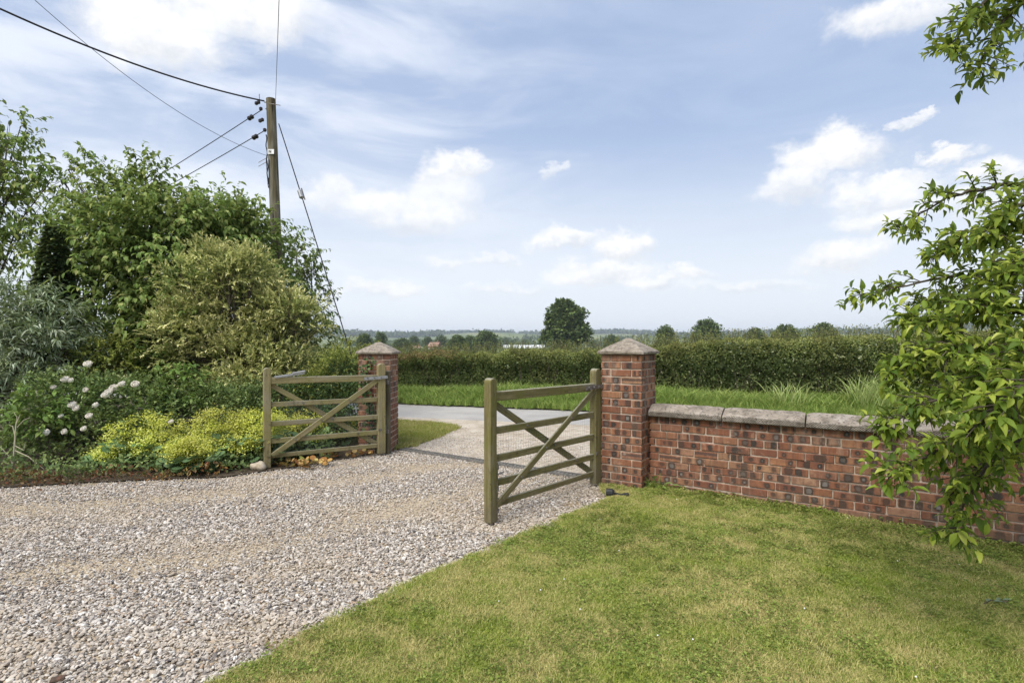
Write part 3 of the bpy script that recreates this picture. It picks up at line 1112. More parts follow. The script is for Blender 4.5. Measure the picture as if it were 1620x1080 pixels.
def add_brick(parent, c, rz, half=False):
    o = bpy.data.objects.new('brick', random.choice(HALF_MESH if half else BRICK_MESH))
    o.parent = parent
    o.location = (c[0] + random.uniform(-.002, .002), c[1] + random.uniform(-.002, .002), c[2] + random.uniform(-.0015, .0015))
    o.rotation_euler = (random.gauss(0, .006), random.gauss(0, .006), rz + random.gauss(0, .008) + (math.pi if random.random() < .5 else 0))
    COL.objects.link(o)
    return o


def pier(corner, ang, z0, label):
    """corner: near right corner; ang: direction of the front face (clockwise)"""
    d = np.array((math.cos(ang), -math.sin(ang), 0))
    nn = np.array((math.sin(ang), math.cos(ang), 0))
    c = corner - d * .22 + nn * .22
    e = empty('brick_pier', (c[0], c[1], z0), -ang, label, 'gate pier', 'brick gate piers')
    MB().box((0, 0, .685), (.424, .424, 1.372)).build('core', M['mortar'], e)
    pitch = .0764
    for k in range(18):
        z = pitch * (k + .5)
        for s in (-1, 1):
            for q in (-1, 1):
                if k % 2 == 0:
                    add_brick(e, (s * .1125, q * .16875, z), 0)
                else:
                    add_brick(e, (q * .16875, s * .1125, z), math.pi / 2)
            if k % 2 == 0:
                add_brick(e, (s * .16875, 0, z), math.pi / 2)
            else:
                add_brick(e, (0, s * .16875, z), 0)
    # pyramid cap of stone, worn edges
    bm = bmesh.new()
    a, b = .262, .255
    rings = [(a - .03, 1.3755), (a, 1.381), (a + .002, 1.402), (b - .012, 1.418), (.16, 1.466), (.06, 1.520), (.02, 1.542)]
    S = 6
    prev = None
    for (r, z) in rings:
        ring = []
        for side in range(4):
            for i in range(S):
                t = -1 + 2 * i / S
                x, y = [(t, -1), (1, t), (-t, 1), (-1, -t)][side]
                corner_round = 1 - .045 * (abs(t) ** 6)
                ring.append(bm.verts.new((x * r * corner_round + random.uniform(-.002, .002), y * r * corner_round + random.uniform(-.002, .002), z + random.uniform(-.0025, .0025))))
        if prev:
            for i in range(len(ring)):
                j = (i + 1) % len(ring)
                bm.faces.new((prev[i], prev[j], ring[j], ring[i]))
        else:
            bm.faces.new(list(reversed(ring)))
        prev = ring
    bm.faces.new(prev)
    me = bpy.data.meshes.new('cap')
    bm.to_mesh(me)
    bm.free()
    me.materials.append(M['stone_cap'])
    link(bpy.data.objects.new('cap', me), e)
    return e


pier(P1, TH, 0.0, 'near red brick gate pier with pyramid stone cap, joined to the low garden wall')
pier(P2, R(2), -.03, 'farther brick gate pier with pyramid stone cap beside the yellow flowered shrubs')


def build_wall():
    e = empty('brick_wall', tuple(WS), -TH, 'low red brick garden wall with stone coping running right from the near pier', 'wall')
    Lw, pitch, z0 = 5.2, .0752, -.15
    MB().box((Lw / 2 + .012, .117, (z0 + .735) / 2), (Lw - .03, .212, .735 - z0)).build('core', M['mortar'], e)
    rows = 12
    for k in range(rows):
        z = .74 - pitch * (k + .5)
        x = .012 - (0, .1125, .05, .165)[k % 4] + random.uniform(-.012, .012)
        if k % 4:
            fill = x + .225 - .012                # closer at the pier
            x += .225
            o = add_brick(e, (.012 + (fill - .010) / 2, .052, z), 0, half=True)
            o.scale = ((fill - .010) / .1025, 1, 1)
            o.rotation_euler = (0, 0, 0)
        while x < Lw - .2:
            if random.random() < .08:
                add_brick(e, (x + .0515, .052, z), 0, half=True)
                add_brick(e, (x + .164, .052, z), 0, half=True)
            else:
                add_brick(e, (x + .1075, .052 + random.gauss(0, .0028), z + .004 * math.sin(x * 2.1 + k)), 0)
            x += .225 + random.gauss(0, .0015)
    # coping stones with a sloped top and a tooled front roll
    x, i = .005, 0
    while x < Lw:
        ln = (.725, .705, .76, .72)[i % 4]
        prof = [(-.050, .742), (-.056, .750), (-.054, .785), (-.046, .796), (.02, .832), (.09, .860), (.14, .860), (.20, .836), (.262, .797), (.272, .785), (.27, .745)]
        bm = bmesh.new()
        S = 14
        prev = None
        for s in range(S + 1):
            xx = x + .006 + (ln - .012) * s / S
            worn = .010 if s in (0, S) else 0
            ring = []
            for (py, pz) in prof:
                w = (1 if pz > .76 else 0)
                ring.append(bm.verts.new((xx + random.uniform(-.002, .002), py * (1 - worn * 1.2) + random.uniform(-.003, .003) + (.012 if worn and py < 0 else 0), pz + random.uniform(-.0035, .0035) * w - worn * w)))
            if prev:
                for a in range(len(ring)):
                    b = (a + 1) % len(ring)
                    bm.faces.new((prev[a], prev[b], ring[b], ring[a]))
            else:
                bm.faces.new(ring)
            prev = ring
        bm.faces.new(list(reversed(prev)))
        bmesh.ops.recalc_face_normals(bm, faces=bm.faces)
        me = bpy.data.meshes.new('coping_stone')
        bm.to_mesh(me)
        bm.free()
        me.materials.append(M['coping'])
        link(bpy.data.objects.new('coping_stone', me), e)
        x += ln
        i += 1


build_wall()


# ------------------------------------------------------------------ gates
def uv_board(me):
    """length along u, for the grain"""
    uv = me.uv_layers.new(name='UVMap')
    co = np.array([v.co[:] for v in me.vertices])
    ext = co.max(0) - co.min(0)
    c = co - co.mean(0)
    _, _, vt = np.linalg.svd(c, full_matrices=False)
    a, b2 = c @ vt[0], c @ vt[1] + (c @ vt[2]) * .7
    r = random.uniform(0, 9)
    for lp in me.loops:
        uv.data[lp.index].uv = (a[lp.vertex_index] + r, b2[lp.vertex_index] + r)


def wood(mb, name, mat, parent, bevel=.004):
    o = mb.build(name, mat, parent, bevel=bevel)
    uv_board(o.data)
    return o


def stile(mb, x, w, t, z0, z1, rnd_top=True):
    """upright with a rounded head: profile in x-z, extruded along y"""
    pts = [(-w / 2, z0), (w / 2, z0)]
    if rnd_top:
        for i in range(9):
            a = math.pi * i / 8
            pts.append((w / 2 * math.cos(a), z1 - w * .42 + w * .42 * math.sin(a)))
    else:
        pts += [(w / 2, z1 - .012), (w / 2 - .012, z1), (-w / 2 + .012, z1), (-w / 2, z1 - .012)]
    k = len(pts)
    V = [(x + p[0], -t / 2, p[1]) for p in pts] + [(x + p[0], t / 2, p[1]) for p in pts]
    F_ = [tuple(range(k)), tuple(range(2 * k - 1, k - 1, -1))] + [(i, i + k, (i + 1) % k + k, (i + 1) % k) for i in range(k)]
    return mb.add(V, F_)


def gate(hinge, latch, z0, mat, label, flip, strap_mat, flip_net=True):
    """local x runs from hinge stile to latch stile; flip = which side faces the camera (-1 / 1 on local y)"""
    hinge, latch = np.array(hinge), np.array(latch)
    dv = latch - hinge
    L = np.linalg.norm(dv)
    ang = math.atan2(dv[1], dv[0])
    e = empty('wooden_gate', (hinge[0], hinge[1], z0), ang, label, 'gate', 'pair of wooden field gates')
    wood(stile(MB(), 0, .10, .075, .03, 1.225), 'hinge_stile', mat, e)
    wood(stile(MB(), L, .078, .078, .015, 1.20), 'latch_stile', mat, e)
    tops = [1.085, .79, .56, .355, .175]
    hs = [.078, .060, .060, .060, .052]
    sag = -.012
    for i, (zt, hh) in enumerate(zip(tops, hs)):
        a = (.045, 0, zt - hh / 2 + sag)
        b = (L - .036, 0, zt - hh / 2)
        wood(MB().bar(a, b, hh, .055 if i == 0 else .024), 'top_rail' if i == 0 else 'rail', mat, e)
    f = flip
    # crossed braces, one on each face of the rails
    wood(MB().bar((.06, f * .026, 1.005), (L - .05, f * .026, .15), .062, .020), 'brace', mat, e)
    wood(MB().bar((.06, -f * .026, .16), (L - .05, -f * .026, .99), .062, .020), 'brace', mat, e)
    # bolt heads where braces cross the rails
    for zt, tb in ((.76, .26), (.53, .55), (.325, .80)):
        for (xx, yy) in ((.06 + (L - .11) * (1.005 - zt) / .855, f * .038), (.06 + (L - .11) * (zt - .16) / .83, f * .014)):
            MB().tube([(xx, yy - f * .004, zt), (xx, yy + f * .006, zt)], .011, 8).build('bolt', M['iron'], e)
    s = MB().bar((-.07, f * .058, 1.045), (.24, f * .042, 1.030), .040, .008)
    strap = s.build('hinge_strap', strap_mat, e)
    for xx in (.02, .11, .20):
        MB().tube([(xx, f * .050, 1.039), (xx, f * .066, 1.039)], .009, 8).build('bolt', M['iron'], strap)
    lh = MB().tube([(-.055, f * .02, .30), (-.055, f * .02, .40)], .011, 8)
    lh.bar((-.055, f * .02, .35), (.05, f * .045, .35), .03, .008)
    lh.build('lower_hinge', M['iron'], e)
    # wire netting stapled behind the rails
    wm = MB()
    x0, x1, zb, zt = .05, L - .04, .13, .77
    for i in range(46):
        xx = x0 + (x1 - x0) * i / 45
        wm.tube([(xx, -f * .014, zb), (xx, -f * .014, zt)], .0008, 3, False)
    for i in range(24):
        zz = zb + (zt - zb) * i / 23
        wm.tube([(x0, -f * .014, zz), (x1, -f * .014, zz)], .0008, 3, False)
    o = wm.build('wire_netting', M['wire'] if flip_net else M['cable_grey'], e)
    o['kind'] = 'stuff'
    return e, L


g1, L1 = gate((.872, 5.62), (-.178, 4.43), 0.0, M['wood_near'], 'nearer open wooden gate hung on the wall pier, darker and mossier', 1, M['iron'])
# drop bolt on the near gate's latch stile
b_ = MB().tube([(L1 - .050, .030, .03), (L1 - .050, .030, .50)], .007, 8)
b_.tube([(L1 - .050, .030, .40), (L1 - .13, .030, .41)], .006, 6)
drop = b_.build('drop_bolt', M['iron'], g1)
for zz in (.10, .28, .46):
    MB().box((L1 - .048, .026, zz), (.035, .02, .04)).build('keeper', M['iron'], drop)
g2, L2_ = gate((-1.745, 7.16), (-2.915, 6.39), 0.0, M['wood_left'], 'farther open wooden gate folded back in front of the yellow flowers', 1, M['steel'], False)
# grey throw-over latch lying on the top rail
lt = MB().bar((L2_ - .08, .02, 1.085), (L2_ - .42, .02, 1.125), .026, .034)
lt.bar((L2_ - .28, .02, 1.125), (L2_ - .43, .02, 1.150), .022, .05)
lt.build('throw_latch', M['steel'], g2, bevel=.003)


def hang_post(x, y, ang, label):
    e = empty('gate_post', (x, y, -.03), ang, label, 'gate post', 'timber posts bolted to the piers')
    wood(MB().box((0, 0, .575), (.06, .075, 1.15)), 'post', M['wood_dark'], e)
    for zz in (.36, 1.02):
        MB().tube([(0, -.05, zz), (0, .0, zz)], .014, 8).build('hinge_pin', M['iron'], e)
        MB().box((0, -.04, zz - .02), (.05, .008, .05)).build('hinge_plate', M['iron'], e)


hang_post(-1.675, 7.255, 0, 'dark timber post fixed to the farther pier behind the gate hinge')
hang_post(.955, 5.73, -TH, 'dark timber post hidden between the near pier and its gate')


# ------------------------------------------------------------------ utility pole and its wires
def build_pole():
    Zp = 11.0
    base = px(443, 545, Zp)
    top = px(428.5, 157, Zp)
    dz = top[2] - base[2]
    sl = (top[0] - base[0]) / dz
    bx = base[0] - sl * base[2]
    e = empty('utility_pole', (bx, Zp, 0), 0, 'leaning wooden utility pole standing behind the yellow variegated bush', 'utility pole')
    hz = top[2]
    P = lambda z, dx=0, dy=0: (sl * z + dx, dy, z)
    pts, rr = [], []
    for i in range(15):
        z = hz * i / 14 - (.3 if i == 0 else 0)
        pts.append(P(z))
        rr.append(.115 - .024 * z / hz + random.uniform(-.001, .001))
    MB().tube(pts, rr, 16).build('shaft', M['pole'], e, smooth=False)
    MB().tube([P(hz), P(hz + .012)], [.093, .06], 16).build('cap', M['wood_dark'], e)
    fr = -.098
    pl = MB().box(P(px(0, 243, Zp)[2], .006, fr - .012), (.13, .008, .095)).build('sign_plate', M['white'], e)
    z = px(0, 243, Zp)[2]
    t = MB()
    y = fr - .018
    o_ = P(z)
    t.bar((o_[0] - .028, y, z - .028), (o_[0] - .028, y, z + .028), .012, .003, (1, 0, 0))
    t.bar((o_[0] + .010, y, z - .028), (o_[0] + .010, y, z + .028), .012, .003, (1, 0, 0))
    t.bar((o_[0] - .028, y - .001, z + .026), (o_[0] + .010, y - .001, z - .026), .011, .003, (1, 0, 0))
    t.build('letter', M['black'], pl)

    def insul(z, dx, dy, ang, n=2):
        b = MB()
        b.tube([P(z, -.08, dy), P(z, dx * .5, dy)], .012, 8)
        br = b.build('bracket', M['iron'], e)
        i = MB()
        for k in range(n):
            c = Vector(P(z, dx - k * .045, dy)) + Vector((0, 0, -k * .02))
            i.tube([c + Vector((0, 0, -.035)), c + Vector((0, 0, -.02)), c + Vector((0, 0, .02)), c + Vector((0, 0, .035))], [.018, .035, .035, .018], 10)
        i.build('insulator', M['ceramic'], br)
    insul(px(0, 163, Zp)[2], -.24, -.03, 0, 2)
    insul(px(0, 174, Zp)[2], -.19, -.05, 0, 1)
    insul(px(0, 189, Zp)[2], -.20, .02, 0, 2)
    insul(px(0, 207, Zp)[2], -.13, -.04, 0, 1)
    a = MB().tube([P(px(0, 160, Zp)[2], -.22, -.03), P(px(0, 150, Zp)[2], -.22, -.03)], .008, 6)
    a.tube([P(px(0, 168, Zp)[2], .0, -.12), P(px(0, 171, Zp)[2], .24, -.12)], .008, 6)
    a.build('top_spike', M['iron'], e)
    # old cable clipped down the pole, with a loose loop
    c = MB()
    pts = []
    for i in range(18):
        zz = px(0, 215 + i * 4.6, Zp)[2]
        pts.append(P(zz, -.10 + .012 * math.sin(i * 1.3), -.055))
    c.tube(pts, .012, 6)
    pts = []
    for i in range(12):
        t_ = i / 11
        pts.append(P(px(0, 255 + 45 * math.sin(t_ * math.pi), Zp)[2], -.10 + .06 * t_, -.10))
    c.tube(pts, .007, 6)
    c.build('clipped_cable', M['cable'], e)
    h = MB()
    for yy in (250, 256):
        h.tube([P(px(0, yy, Zp)[2], -.09, -.04), P(px(0, yy + 10, Zp)[2], -.26, -.10)], .006, 6)
    h.build('cable_hook', M['iron'], e)
    return Zp


Zp = build_pole()


def wire(name, a, b, sag, r, mat, label, cat='overhead wire', group=None, n=40, reach=1.0):
    """a hanging wire between two points, lowest in the middle by 'sag'"""
    a, b = Vector(a), Vector(b)
    pts = []
    for i in range(n + 1):
        t = reach * i / n
        p = a + (b - a) * t
        p.z -= sag * 4 * t * (1 - t)
        pts.append(p)
    return tag(MB().tube(pts, r, 6).build(name, mat, smooth=True), label, cat, group)


wire('overhead_cable', px(418, 160, Zp - .05), px(-150, -58, 7.2), .22, .015, M['cable'], 'thick black overhead cable from pole top sloping up to the left', 'cable', reach=1.7)
wire('overhead_wire', px(424, 247, Zp - .1), px(-30, -78, 6.5), .34, .0042, M['cable_grey'], 'thin wire from the white pole plate rising to the upper left, crossing the black cable', reach=1.5)
wire('overhead_wire', px(436, 157, Zp), px(446, -140, 4.6), .05, .0042, M['cable_grey'], 'thin wire rising almost straight up from the pole top', reach=1.5)
w1 = wire('service_wire', px(414, 174, Zp), px(130, 350, 15.0), .05, .0085, M['cable'], 'upper of two service wires running down behind the tree left of the pole')
w2 = wire('service_wire', px(420, 206, Zp), px(150, 355, 15.0), .05, .0085, M['cable'], 'lower of two service wires running down behind the tree left of the pole')


def strain(p, d, parent, n=2):
    b = MB()
    d = Vector(d).normalized()
    for k in range(n):
        c = Vector(p) + d * (k * .085)
        b.tube([c, c + d * .02, c + d * .045, c + d * .065], [.02, .048, .048, .02], 10)
    o = b.build('strain_insulator', M['ceramic'], parent)
    return o


for w_, (x, y), (xb, yb) in ((w1, (400, 184), (130, 350)), (w2, (407, 215), (150, 355))):
    a_, b2_ = px(x, y, Zp + .2), px(xb, yb, 15)
    strain(a_, b2_ - a_, w_)
# stay wire
sa, sb = px(441, 196, Zp - .05), np.array((-2.75, 10.5, .0))
st = wire('stay_wire', sa, sb, -.03, .011, M['cable'], 'taut stay wire slanting from the pole down behind the farther pier', 'stay wire')
pm = sa + (sb - sa) * .245
dm = Vector(sb - sa).normalized()
MB().tube([Vector(pm) - dm * .10, Vector(pm) - dm * .07, Vector(pm) + dm * .07, Vector(pm) + dm * .10], [.02, .05, .05, .02], 10).build('stay_insulator', M['steel'], st)
MB().bar(Vector(pm) - dm * .13 + Vector((.05, 0, 0)), Vector(pm) + dm * .12 + Vector((.05, 0, 0)), .02, .02).build('clamp', M['iron'], st)


# ------------------------------------------------------------------ plants
def shoots(lobes, n, length, per, droop, up, rr=(.55, 1.0), wob_amp=.25, seed=1.0, flat=0.0):
    """leaf bases and axes on n arching shoots that grow out of ellipsoid lobes"""
    vol = np.array([l[1][0] * l[1][1] * l[1][2] for l in lobes]) ** .8
    cnt = RNG.multinomial(n, vol / vol.sum())
    P, D, T, SH = [], [], [], []
    for (c, r), k in zip(lobes, cnt):
        if k == 0:
            continue
        u = rdir(k)
        u[:, 2] = np.where(u[:, 2] < -.55, -u[:, 2], u[:, 2])
        rad = rr[0] + (rr[1] - rr[0]) * rnd(k) ** .6
        s0 = np.array(c)[None] + u * np.array(r)[None] * rad[:, None] * (1 + wob_amp * wob(u * 2.2 + np.array(c)[None] * .7, 1.6, seed))[:, None]
        d = unit(u + .45 * RNG.normal(size=(k, 3)) + np.array((0, 0, up))[None])
        if flat:
            d[:, 2] *= 1 - flat
            d = unit(d)
        ln = length * rnd(k, .6, 1.3)
        for j in range(per):
            t = (j + rnd(k, .2, .8)) / per
            pos = s0 + d * (ln * t)[:, None]
            pos[:, 2] -= droop * ln * t * t
            ax = unit(d + np.stack((np.zeros(k), np.zeros(k), -2 * droop * t), -1))
            P.append(pos)
            D.append(ax)
            T.append(t)
            SH.append(rad)
    return np.concatenate(P), np.concatenate(D), np.concatenate(T), np.concatenate(SH)


def foliage(name, lobes, n, length, per, leaf, width, mat, parent, droop=.2, up=.4, hang=.4, rr=(.5, 1.0), tmpl=L8, seed=1.0, tint=None, wob_amp=.25, spread=.8, flat=0.0, clip=None, kind='stuff'):
    P, D, T, SH = shoots(lobes, n, length, per, droop, up, rr, wob_amp, seed, flat)
    if clip is not None:
        k = clip(P)
        P, D, T, SH = P[k], D[k], T[k], SH[k]
    n_ = len(P)
    ax = unit(D + spread * rdir(n_) + np.array((0, 0, -hang))[None])
    U = unit(np.array((0, 0, 1.0))[None] + .45 * np.array(sdir)[None] + .5 * rdir(n_))
    Lg = leaf * rnd(n_, .65, 1.25)
    tn = np.clip(.5 + .28 * RNG.normal(size=n_) + .25 * (T - .5), 0, 1) if tint is None else tint(P, T, SH, n_)
    me = leaf_mesh(name, tmpl, P, ax, U, Lg, Lg * width * rnd(n_, .85, 1.15), tn, mat)
    o = link(bpy.data.objects.new(name, me), parent)
    if kind:
        o['kind'] = kind
    return o


def limbs(base, lobes, r0, parent, mat=None, name='trunk', sub=4, wander=.12, multi=1):
    mb = MB()
    base = Vector(base)
    for (c, r) in lobes:
        c = Vector(c)
        b = base + Vector((random.uniform(-.1, .1), random.uniform(-.1, .1), 0)) * (multi - 1) * 1.2
        pts, rad = [], []
        for i in range(7):
            t = i / 6
            p = b.lerp(c, t)
            p.x = b.x + (c.x - b.x) * t ** 1.5
            p.y = b.y + (c.y - b.y) * t ** 1.5
            if i:
                p += Vector((random.uniform(-1, 1), random.uniform(-1, 1), random.uniform(-.5, .5))) * wander * t
            pts.append(p)
            rad.append(r0 * (1 - .75 * t))
        mb.tube(pts, rad, 7)
        for _ in range(sub):
            s = pts[random.randint(3, 6)]
            u = Vector(rdir(1)[0])
            u.z = abs(u.z) * .7 + .1
            q = c + Vector((u.x * r[0], u.y * r[1], u.z * r[2])) * random.uniform(.6, .95)
            m_ = s.lerp(q, .5) + Vector((0, 0, random.uniform(-.05, .15)))
            mb.tube([s, m_, q], [r0 * .28, r0 * .18, r0 * .06], 5)
    o = mb.build(name, mat or M['bark'], parent)
    return o


M['cherry'] = mat_leaf('cherry_leaf', [(0, (.085, .14, .034)), (.45, (.20, .29, .072)), (.8, (.33, .41, .125)), (1, (.44, .45, .16))], .45)
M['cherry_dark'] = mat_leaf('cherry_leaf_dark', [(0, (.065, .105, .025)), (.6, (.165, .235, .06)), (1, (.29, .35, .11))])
M['elae'] = mat_leaf('variegated_leaf', [(0, (.09, .12, .045)), (.25, (.26, .30, .11)), (.5, (.56, .56, .22)), (1, (.84, .78, .38))], .4)
M['grey_leaf'] = mat_leaf('grey_leaf', [(0, (.09, .13, .065)), (.5, (.26, .325, .20)), (1, (.50, .55, .41))], .28)
M['rose_leaf'] = mat_leaf('rose_leaf', [(0, (.05, .09, .03)), (.6, (.16, .225, .07)), (1, (.31, .37, .135))], .3)
M['fresh_leaf'] = mat_leaf('fresh_leaf', [(0, (.06, .11, .025)), (.6, (.15, .24, .05)), (1, (.25, .34, .09))])
M['gold_leaf'] = mat_leaf('gold_leaf', [(0, (.12, .16, .03)), (.6, (.27, .30, .06)), (1, (.40, .40, .11))])
M['alch_flower'] = mat_leaf('lime_flower', [(0, (.44, .485, .06)), (.5, (.75, .755, .13)), (1, (.92, .90, .32))], .5, .7, .1)
M['alch_leaf'] = mat_leaf('scalloped_leaf', [(0, (.06, .11, .045)), (.6, (.14, .22, .09)), (1, (.24, .33, .15))], .15)
M['conifer'] = mat_leaf('conifer_spray', [(0, (.02, .036, .015)), (.6, (.06, .095, .035)), (1, (.15, .19, .075))], .12)
M['hedge'] = mat_leaf('hedge_leaf', [(0, (.038, .058, .018)), (.3, (.105, .14, .044)), (.6, (.19, .225, .07)), (.88, (.33, .335, .11)), (1, (.31, .20, .105))], .33)
M['oak'] = mat_leaf('oak_leaf', [(0, (.028, .048, .015)), (.5, (.08, .12, .034)), (1, (.165, .21, .062))], .2)
M['apple'] = mat_leaf('apple_leaf', [(0, (.06, .115, .018)), (.4, (.19, .28, .035)), (.75, (.40, .47, .065)), (1, (.55, .58, .15))], .45, .52, .2, False)
M['red_leaf'] = mat_leaf('red_leaf', [(0, (.07, .025, .015)), (.5, (.20, .075, .035)), (.8, (.36, .20, .06)), (1, (.45, .36, .10))], .2)
M['orange_leaf'] = mat_leaf('orange_leaf', [(0, (.22, .08, .03)), (.5, (.45, .25, .08)), (.8, (.55, .42, .16)), (1, (.30, .34, .08))], .25)
M['ivy'] = mat_leaf('ivy_leaf', [(0, (.02, .045, .015)), (.7, (.06, .11, .035)), (1, (.15, .2, .06))], .15)


def lobe(x, y, Z, rx_px, ry_px, depth=None):
    c = px(x, y, Z)
    k = Z / F
    return (tuple(c), (rx_px * k, depth if depth else .8 * rx_px * k, ry_px * k))


def sprays(parent, b, paths, Z, leaf, mat, twig=.007):
    """long arching shoots with hanging leaves, given as the points they pass through"""
    tb = MB()
    P, D = [], []
    for path in paths:
        w = [px(x, y, Z + random.uniform(-.2, .2)) - np.array((b[0], b[1], 0)) for x, y in path]
        pts = []
        for a, c in zip(w[:-1], w[1:]):
            k = max(2, int(np.linalg.norm(c - a) / .03))
            pts += [a + (c - a) * (i / k) + RNG.normal(0, .006, 3) for i in range(k)]
        pts.append(w[-1])
        tb.tube([tuple(p) for p in pts], [twig * (1 - .8 * i / len(pts)) for i in range(len(pts))], 5, False)
        ax = w[-1] - w[0]
        ax = ax / np.linalg.norm(ax)
        for i, p in enumerate(pts):
            for _ in range(2 if i < len(pts) * .8 else 3):
                d = ax * .35 + rdir(1)[0] * .75
                P.append(p + rdir(1)[0] * .02)
                D.append(d + np.array((0, 0, -.55)))
    P, D = np.array(P), unit(np.array(D))
    n_ = len(P)
    Lg = leaf * rnd(n_, .6, 1.2)
    U = unit(np.array((0, 0, 1.0))[None] + .45 * np.array(sdir)[None] + .5 * rdir(n_))
    tb.build('twigs', M['twig'], parent)['kind'] = 'stuff'
    link(bpy.data.objects.new('shoot_leaves', leaf_mesh('shoot_leaves', L8, P, D, U, Lg, Lg * .5, np.clip(.5 + .25 * RNG.normal(size=n_), 0, 1), mat)), parent)['kind'] = 'stuff'


# --- cherry trees behind the bed
def build_cherries():
    grp = 'cherry trees behind the flower bed'
    lob = [lobe(250, 410, 9.7, 125, 80, 1.3), lobe(160, 365, 9.9, 65, 45, .8), lobe(205, 318, 10.0, 42, 30, .6), lobe(300, 355, 9.8, 70, 40, .9), lobe(370, 390, 10.2, 70, 65, .9),
           lobe(160, 460, 9.4, 90, 80, .9), lobe(260, 500, 9.2, 110, 75, .9), lobe(215, 560, 8.9, 60, 60, .7), lobe(240, 600, 8.9, 80, 45, .6), lobe(320, 570, 9.6, 80, 60, .6), lobe(110, 560, 9.2, 60, 60, .6), lobe(140, 285, 10.0, 30, 22, .3), lobe(235, 285, 10.0, 22, 25, .3), lobe(340, 470, 10, 110, 70, .9), lobe(115, 268, 10, 14, 16, .2), lobe(95, 300, 10, 20, 12, .2), lobe(225, 268, 10, 12, 14, .2), lobe(355, 345, 10.2, 18, 26, .3), lobe(395, 350, 10.2, 14, 26, .3)]
    b = px(250, 545, 9.9)
    e = empty('cherry_tree', (b[0], b[1], 0), 0, 'large cherry tree with drooping leaves left of the pole, above the variegated bush', 'tree', grp)
    loc = [((c[0] - b[0], c[1] - b[1], c[2]), r) for c, r in lob]
    limbs((0, 0, -.05), loc, .042, e, sub=5)
    foliage('crown', loc, 3300, .52, 11, .105, .52, M['cherry'], e, droop=.30, up=.5, hang=.75, rr=(.12, 1.02), seed=2.2, wob_amp=.5)
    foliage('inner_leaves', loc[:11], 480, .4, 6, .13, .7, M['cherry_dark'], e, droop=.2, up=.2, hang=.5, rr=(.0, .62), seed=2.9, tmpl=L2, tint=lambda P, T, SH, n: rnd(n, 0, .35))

    sprays(e, b, [[(215, 330), (178, 278), (150, 252), (126, 231)], [(190, 330), (148, 278), (122, 258), (104, 241)], [(240, 340), (228, 302), (220, 276), (207, 258)], [(236, 330), (232, 295), (226, 268)],
                  [(150, 340), (110, 305), (84, 312)], [(365, 370), (358, 338), (352, 318)], [(392, 390), (388, 350), (384, 322)], [(300, 330), (292, 305), (280, 292)], [(330, 340), (325, 315), (318, 304)],
                  [(120, 380), (95, 345), (70, 350)], [(270, 320), (262, 300), (250, 288)]], 9.9, .11, M['cherry'])
    lob = [lobe(0, 330, 9.8, 55, 50, .6), lobe(25, 260, 9.8, 28, 55, .4), lobe(30, 205, 9.8, 16, 26, .25), lobe(-60, 360, 9.8, 80, 110, .9), lobe(10, 410, 9.9, 60, 50, .6), lobe(60, 285, 9.8, 35, 20, .3), lobe(-70, 240, 9.9, 60, 70, .7), lobe(50, 500, 10.2, 60, 40, .5)]
    b = px(-70, 545, 9.9)
    e = empty('cherry_tree', (b[0], b[1], 0), 0, 'sparse cherry tree at the far left edge, its top reaching above the dark conifer', 'tree', grp)
    loc = [((c[0] - b[0], c[1] - b[1], c[2]), r) for c, r in lob]
    limbs((0, 0, -.05), loc, .03, e, sub=6)
    foliage('crown', loc, 800, .45, 9, .105, .5, M['cherry'], e, droop=.35, up=.35, hang=.85, rr=(.3, 1.0), seed=4.1, wob_amp=.4)

    sprays(e, b, [[(0, 290), (24, 250), (44, 206), (30, 173)], [(-20, 260), (10, 225), (40, 215)], [(10, 300), (50, 285), (89, 264)], [(20, 320), (55, 290), (72, 282)], [(0, 380), (40, 350), (85, 335)], [(-10, 240), (4, 210), (0, 190)]], 9.8, .11, M['cherry'])
    for (cx, lab, lob) in ((470, 'leafy cherry tree just behind the pole, right end of the row', [lobe(452, 480, 13.0, 58, 85, .9), lobe(495, 505, 12.9, 26, 65, .6), lobe(462, 405, 13.0, 28, 34, .5), lobe(490, 430, 13.0, 14, 28, .3), lobe(468, 560, 12.8, 56, 60, .8)]),
                           (395, 'leafy cherry tree between the large cherry and the pole', [lobe(395, 430, 11.5, 50, 80, .8), lobe(385, 350, 11.5, 16, 28, .3), lobe(350, 380, 11.5, 40, 40, .6), lobe(420, 480, 11.4, 50, 60, .7)])):
        b = px(cx, 545, 13.0 if cx == 470 else 11.7)
        e = empty('cherry_tree', (b[0], b[1], 0), 0, lab, 'tree', grp)
        loc = [((c[0] - b[0], c[1] - b[1], c[2]), r) for c, r in lob]
        limbs((0, 0, -.1), loc, .05, e)
        sprays(e, b, [[(458, 430), (464, 395), (471, 372)], [(490, 440), (498, 415), (501, 400)], [(505, 450), (520, 462)], [(505, 500), (522, 506)]] if cx == 470 else [[(385, 370), (380, 345), (372, 335)], [(410, 400), (405, 375), (398, 362)]], 12.9 if cx == 470 else 11.6, .10, M['cherry_dark'])
        foliage('crown', loc, 620, .42, 10, .10, .52, M['cherry_dark'], e, droop=.3, up=.5, hang=.7, rr=(.3, 1.0), seed=6 + cx * .1, wob_amp=.35)


build_cherries()


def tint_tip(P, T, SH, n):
    return np.clip(.19 + .62 * T + .35 * (SH - .75) + .20 * RNG.normal(size=n) + .24 * wob(P, 2.4, 8), 0, 1)


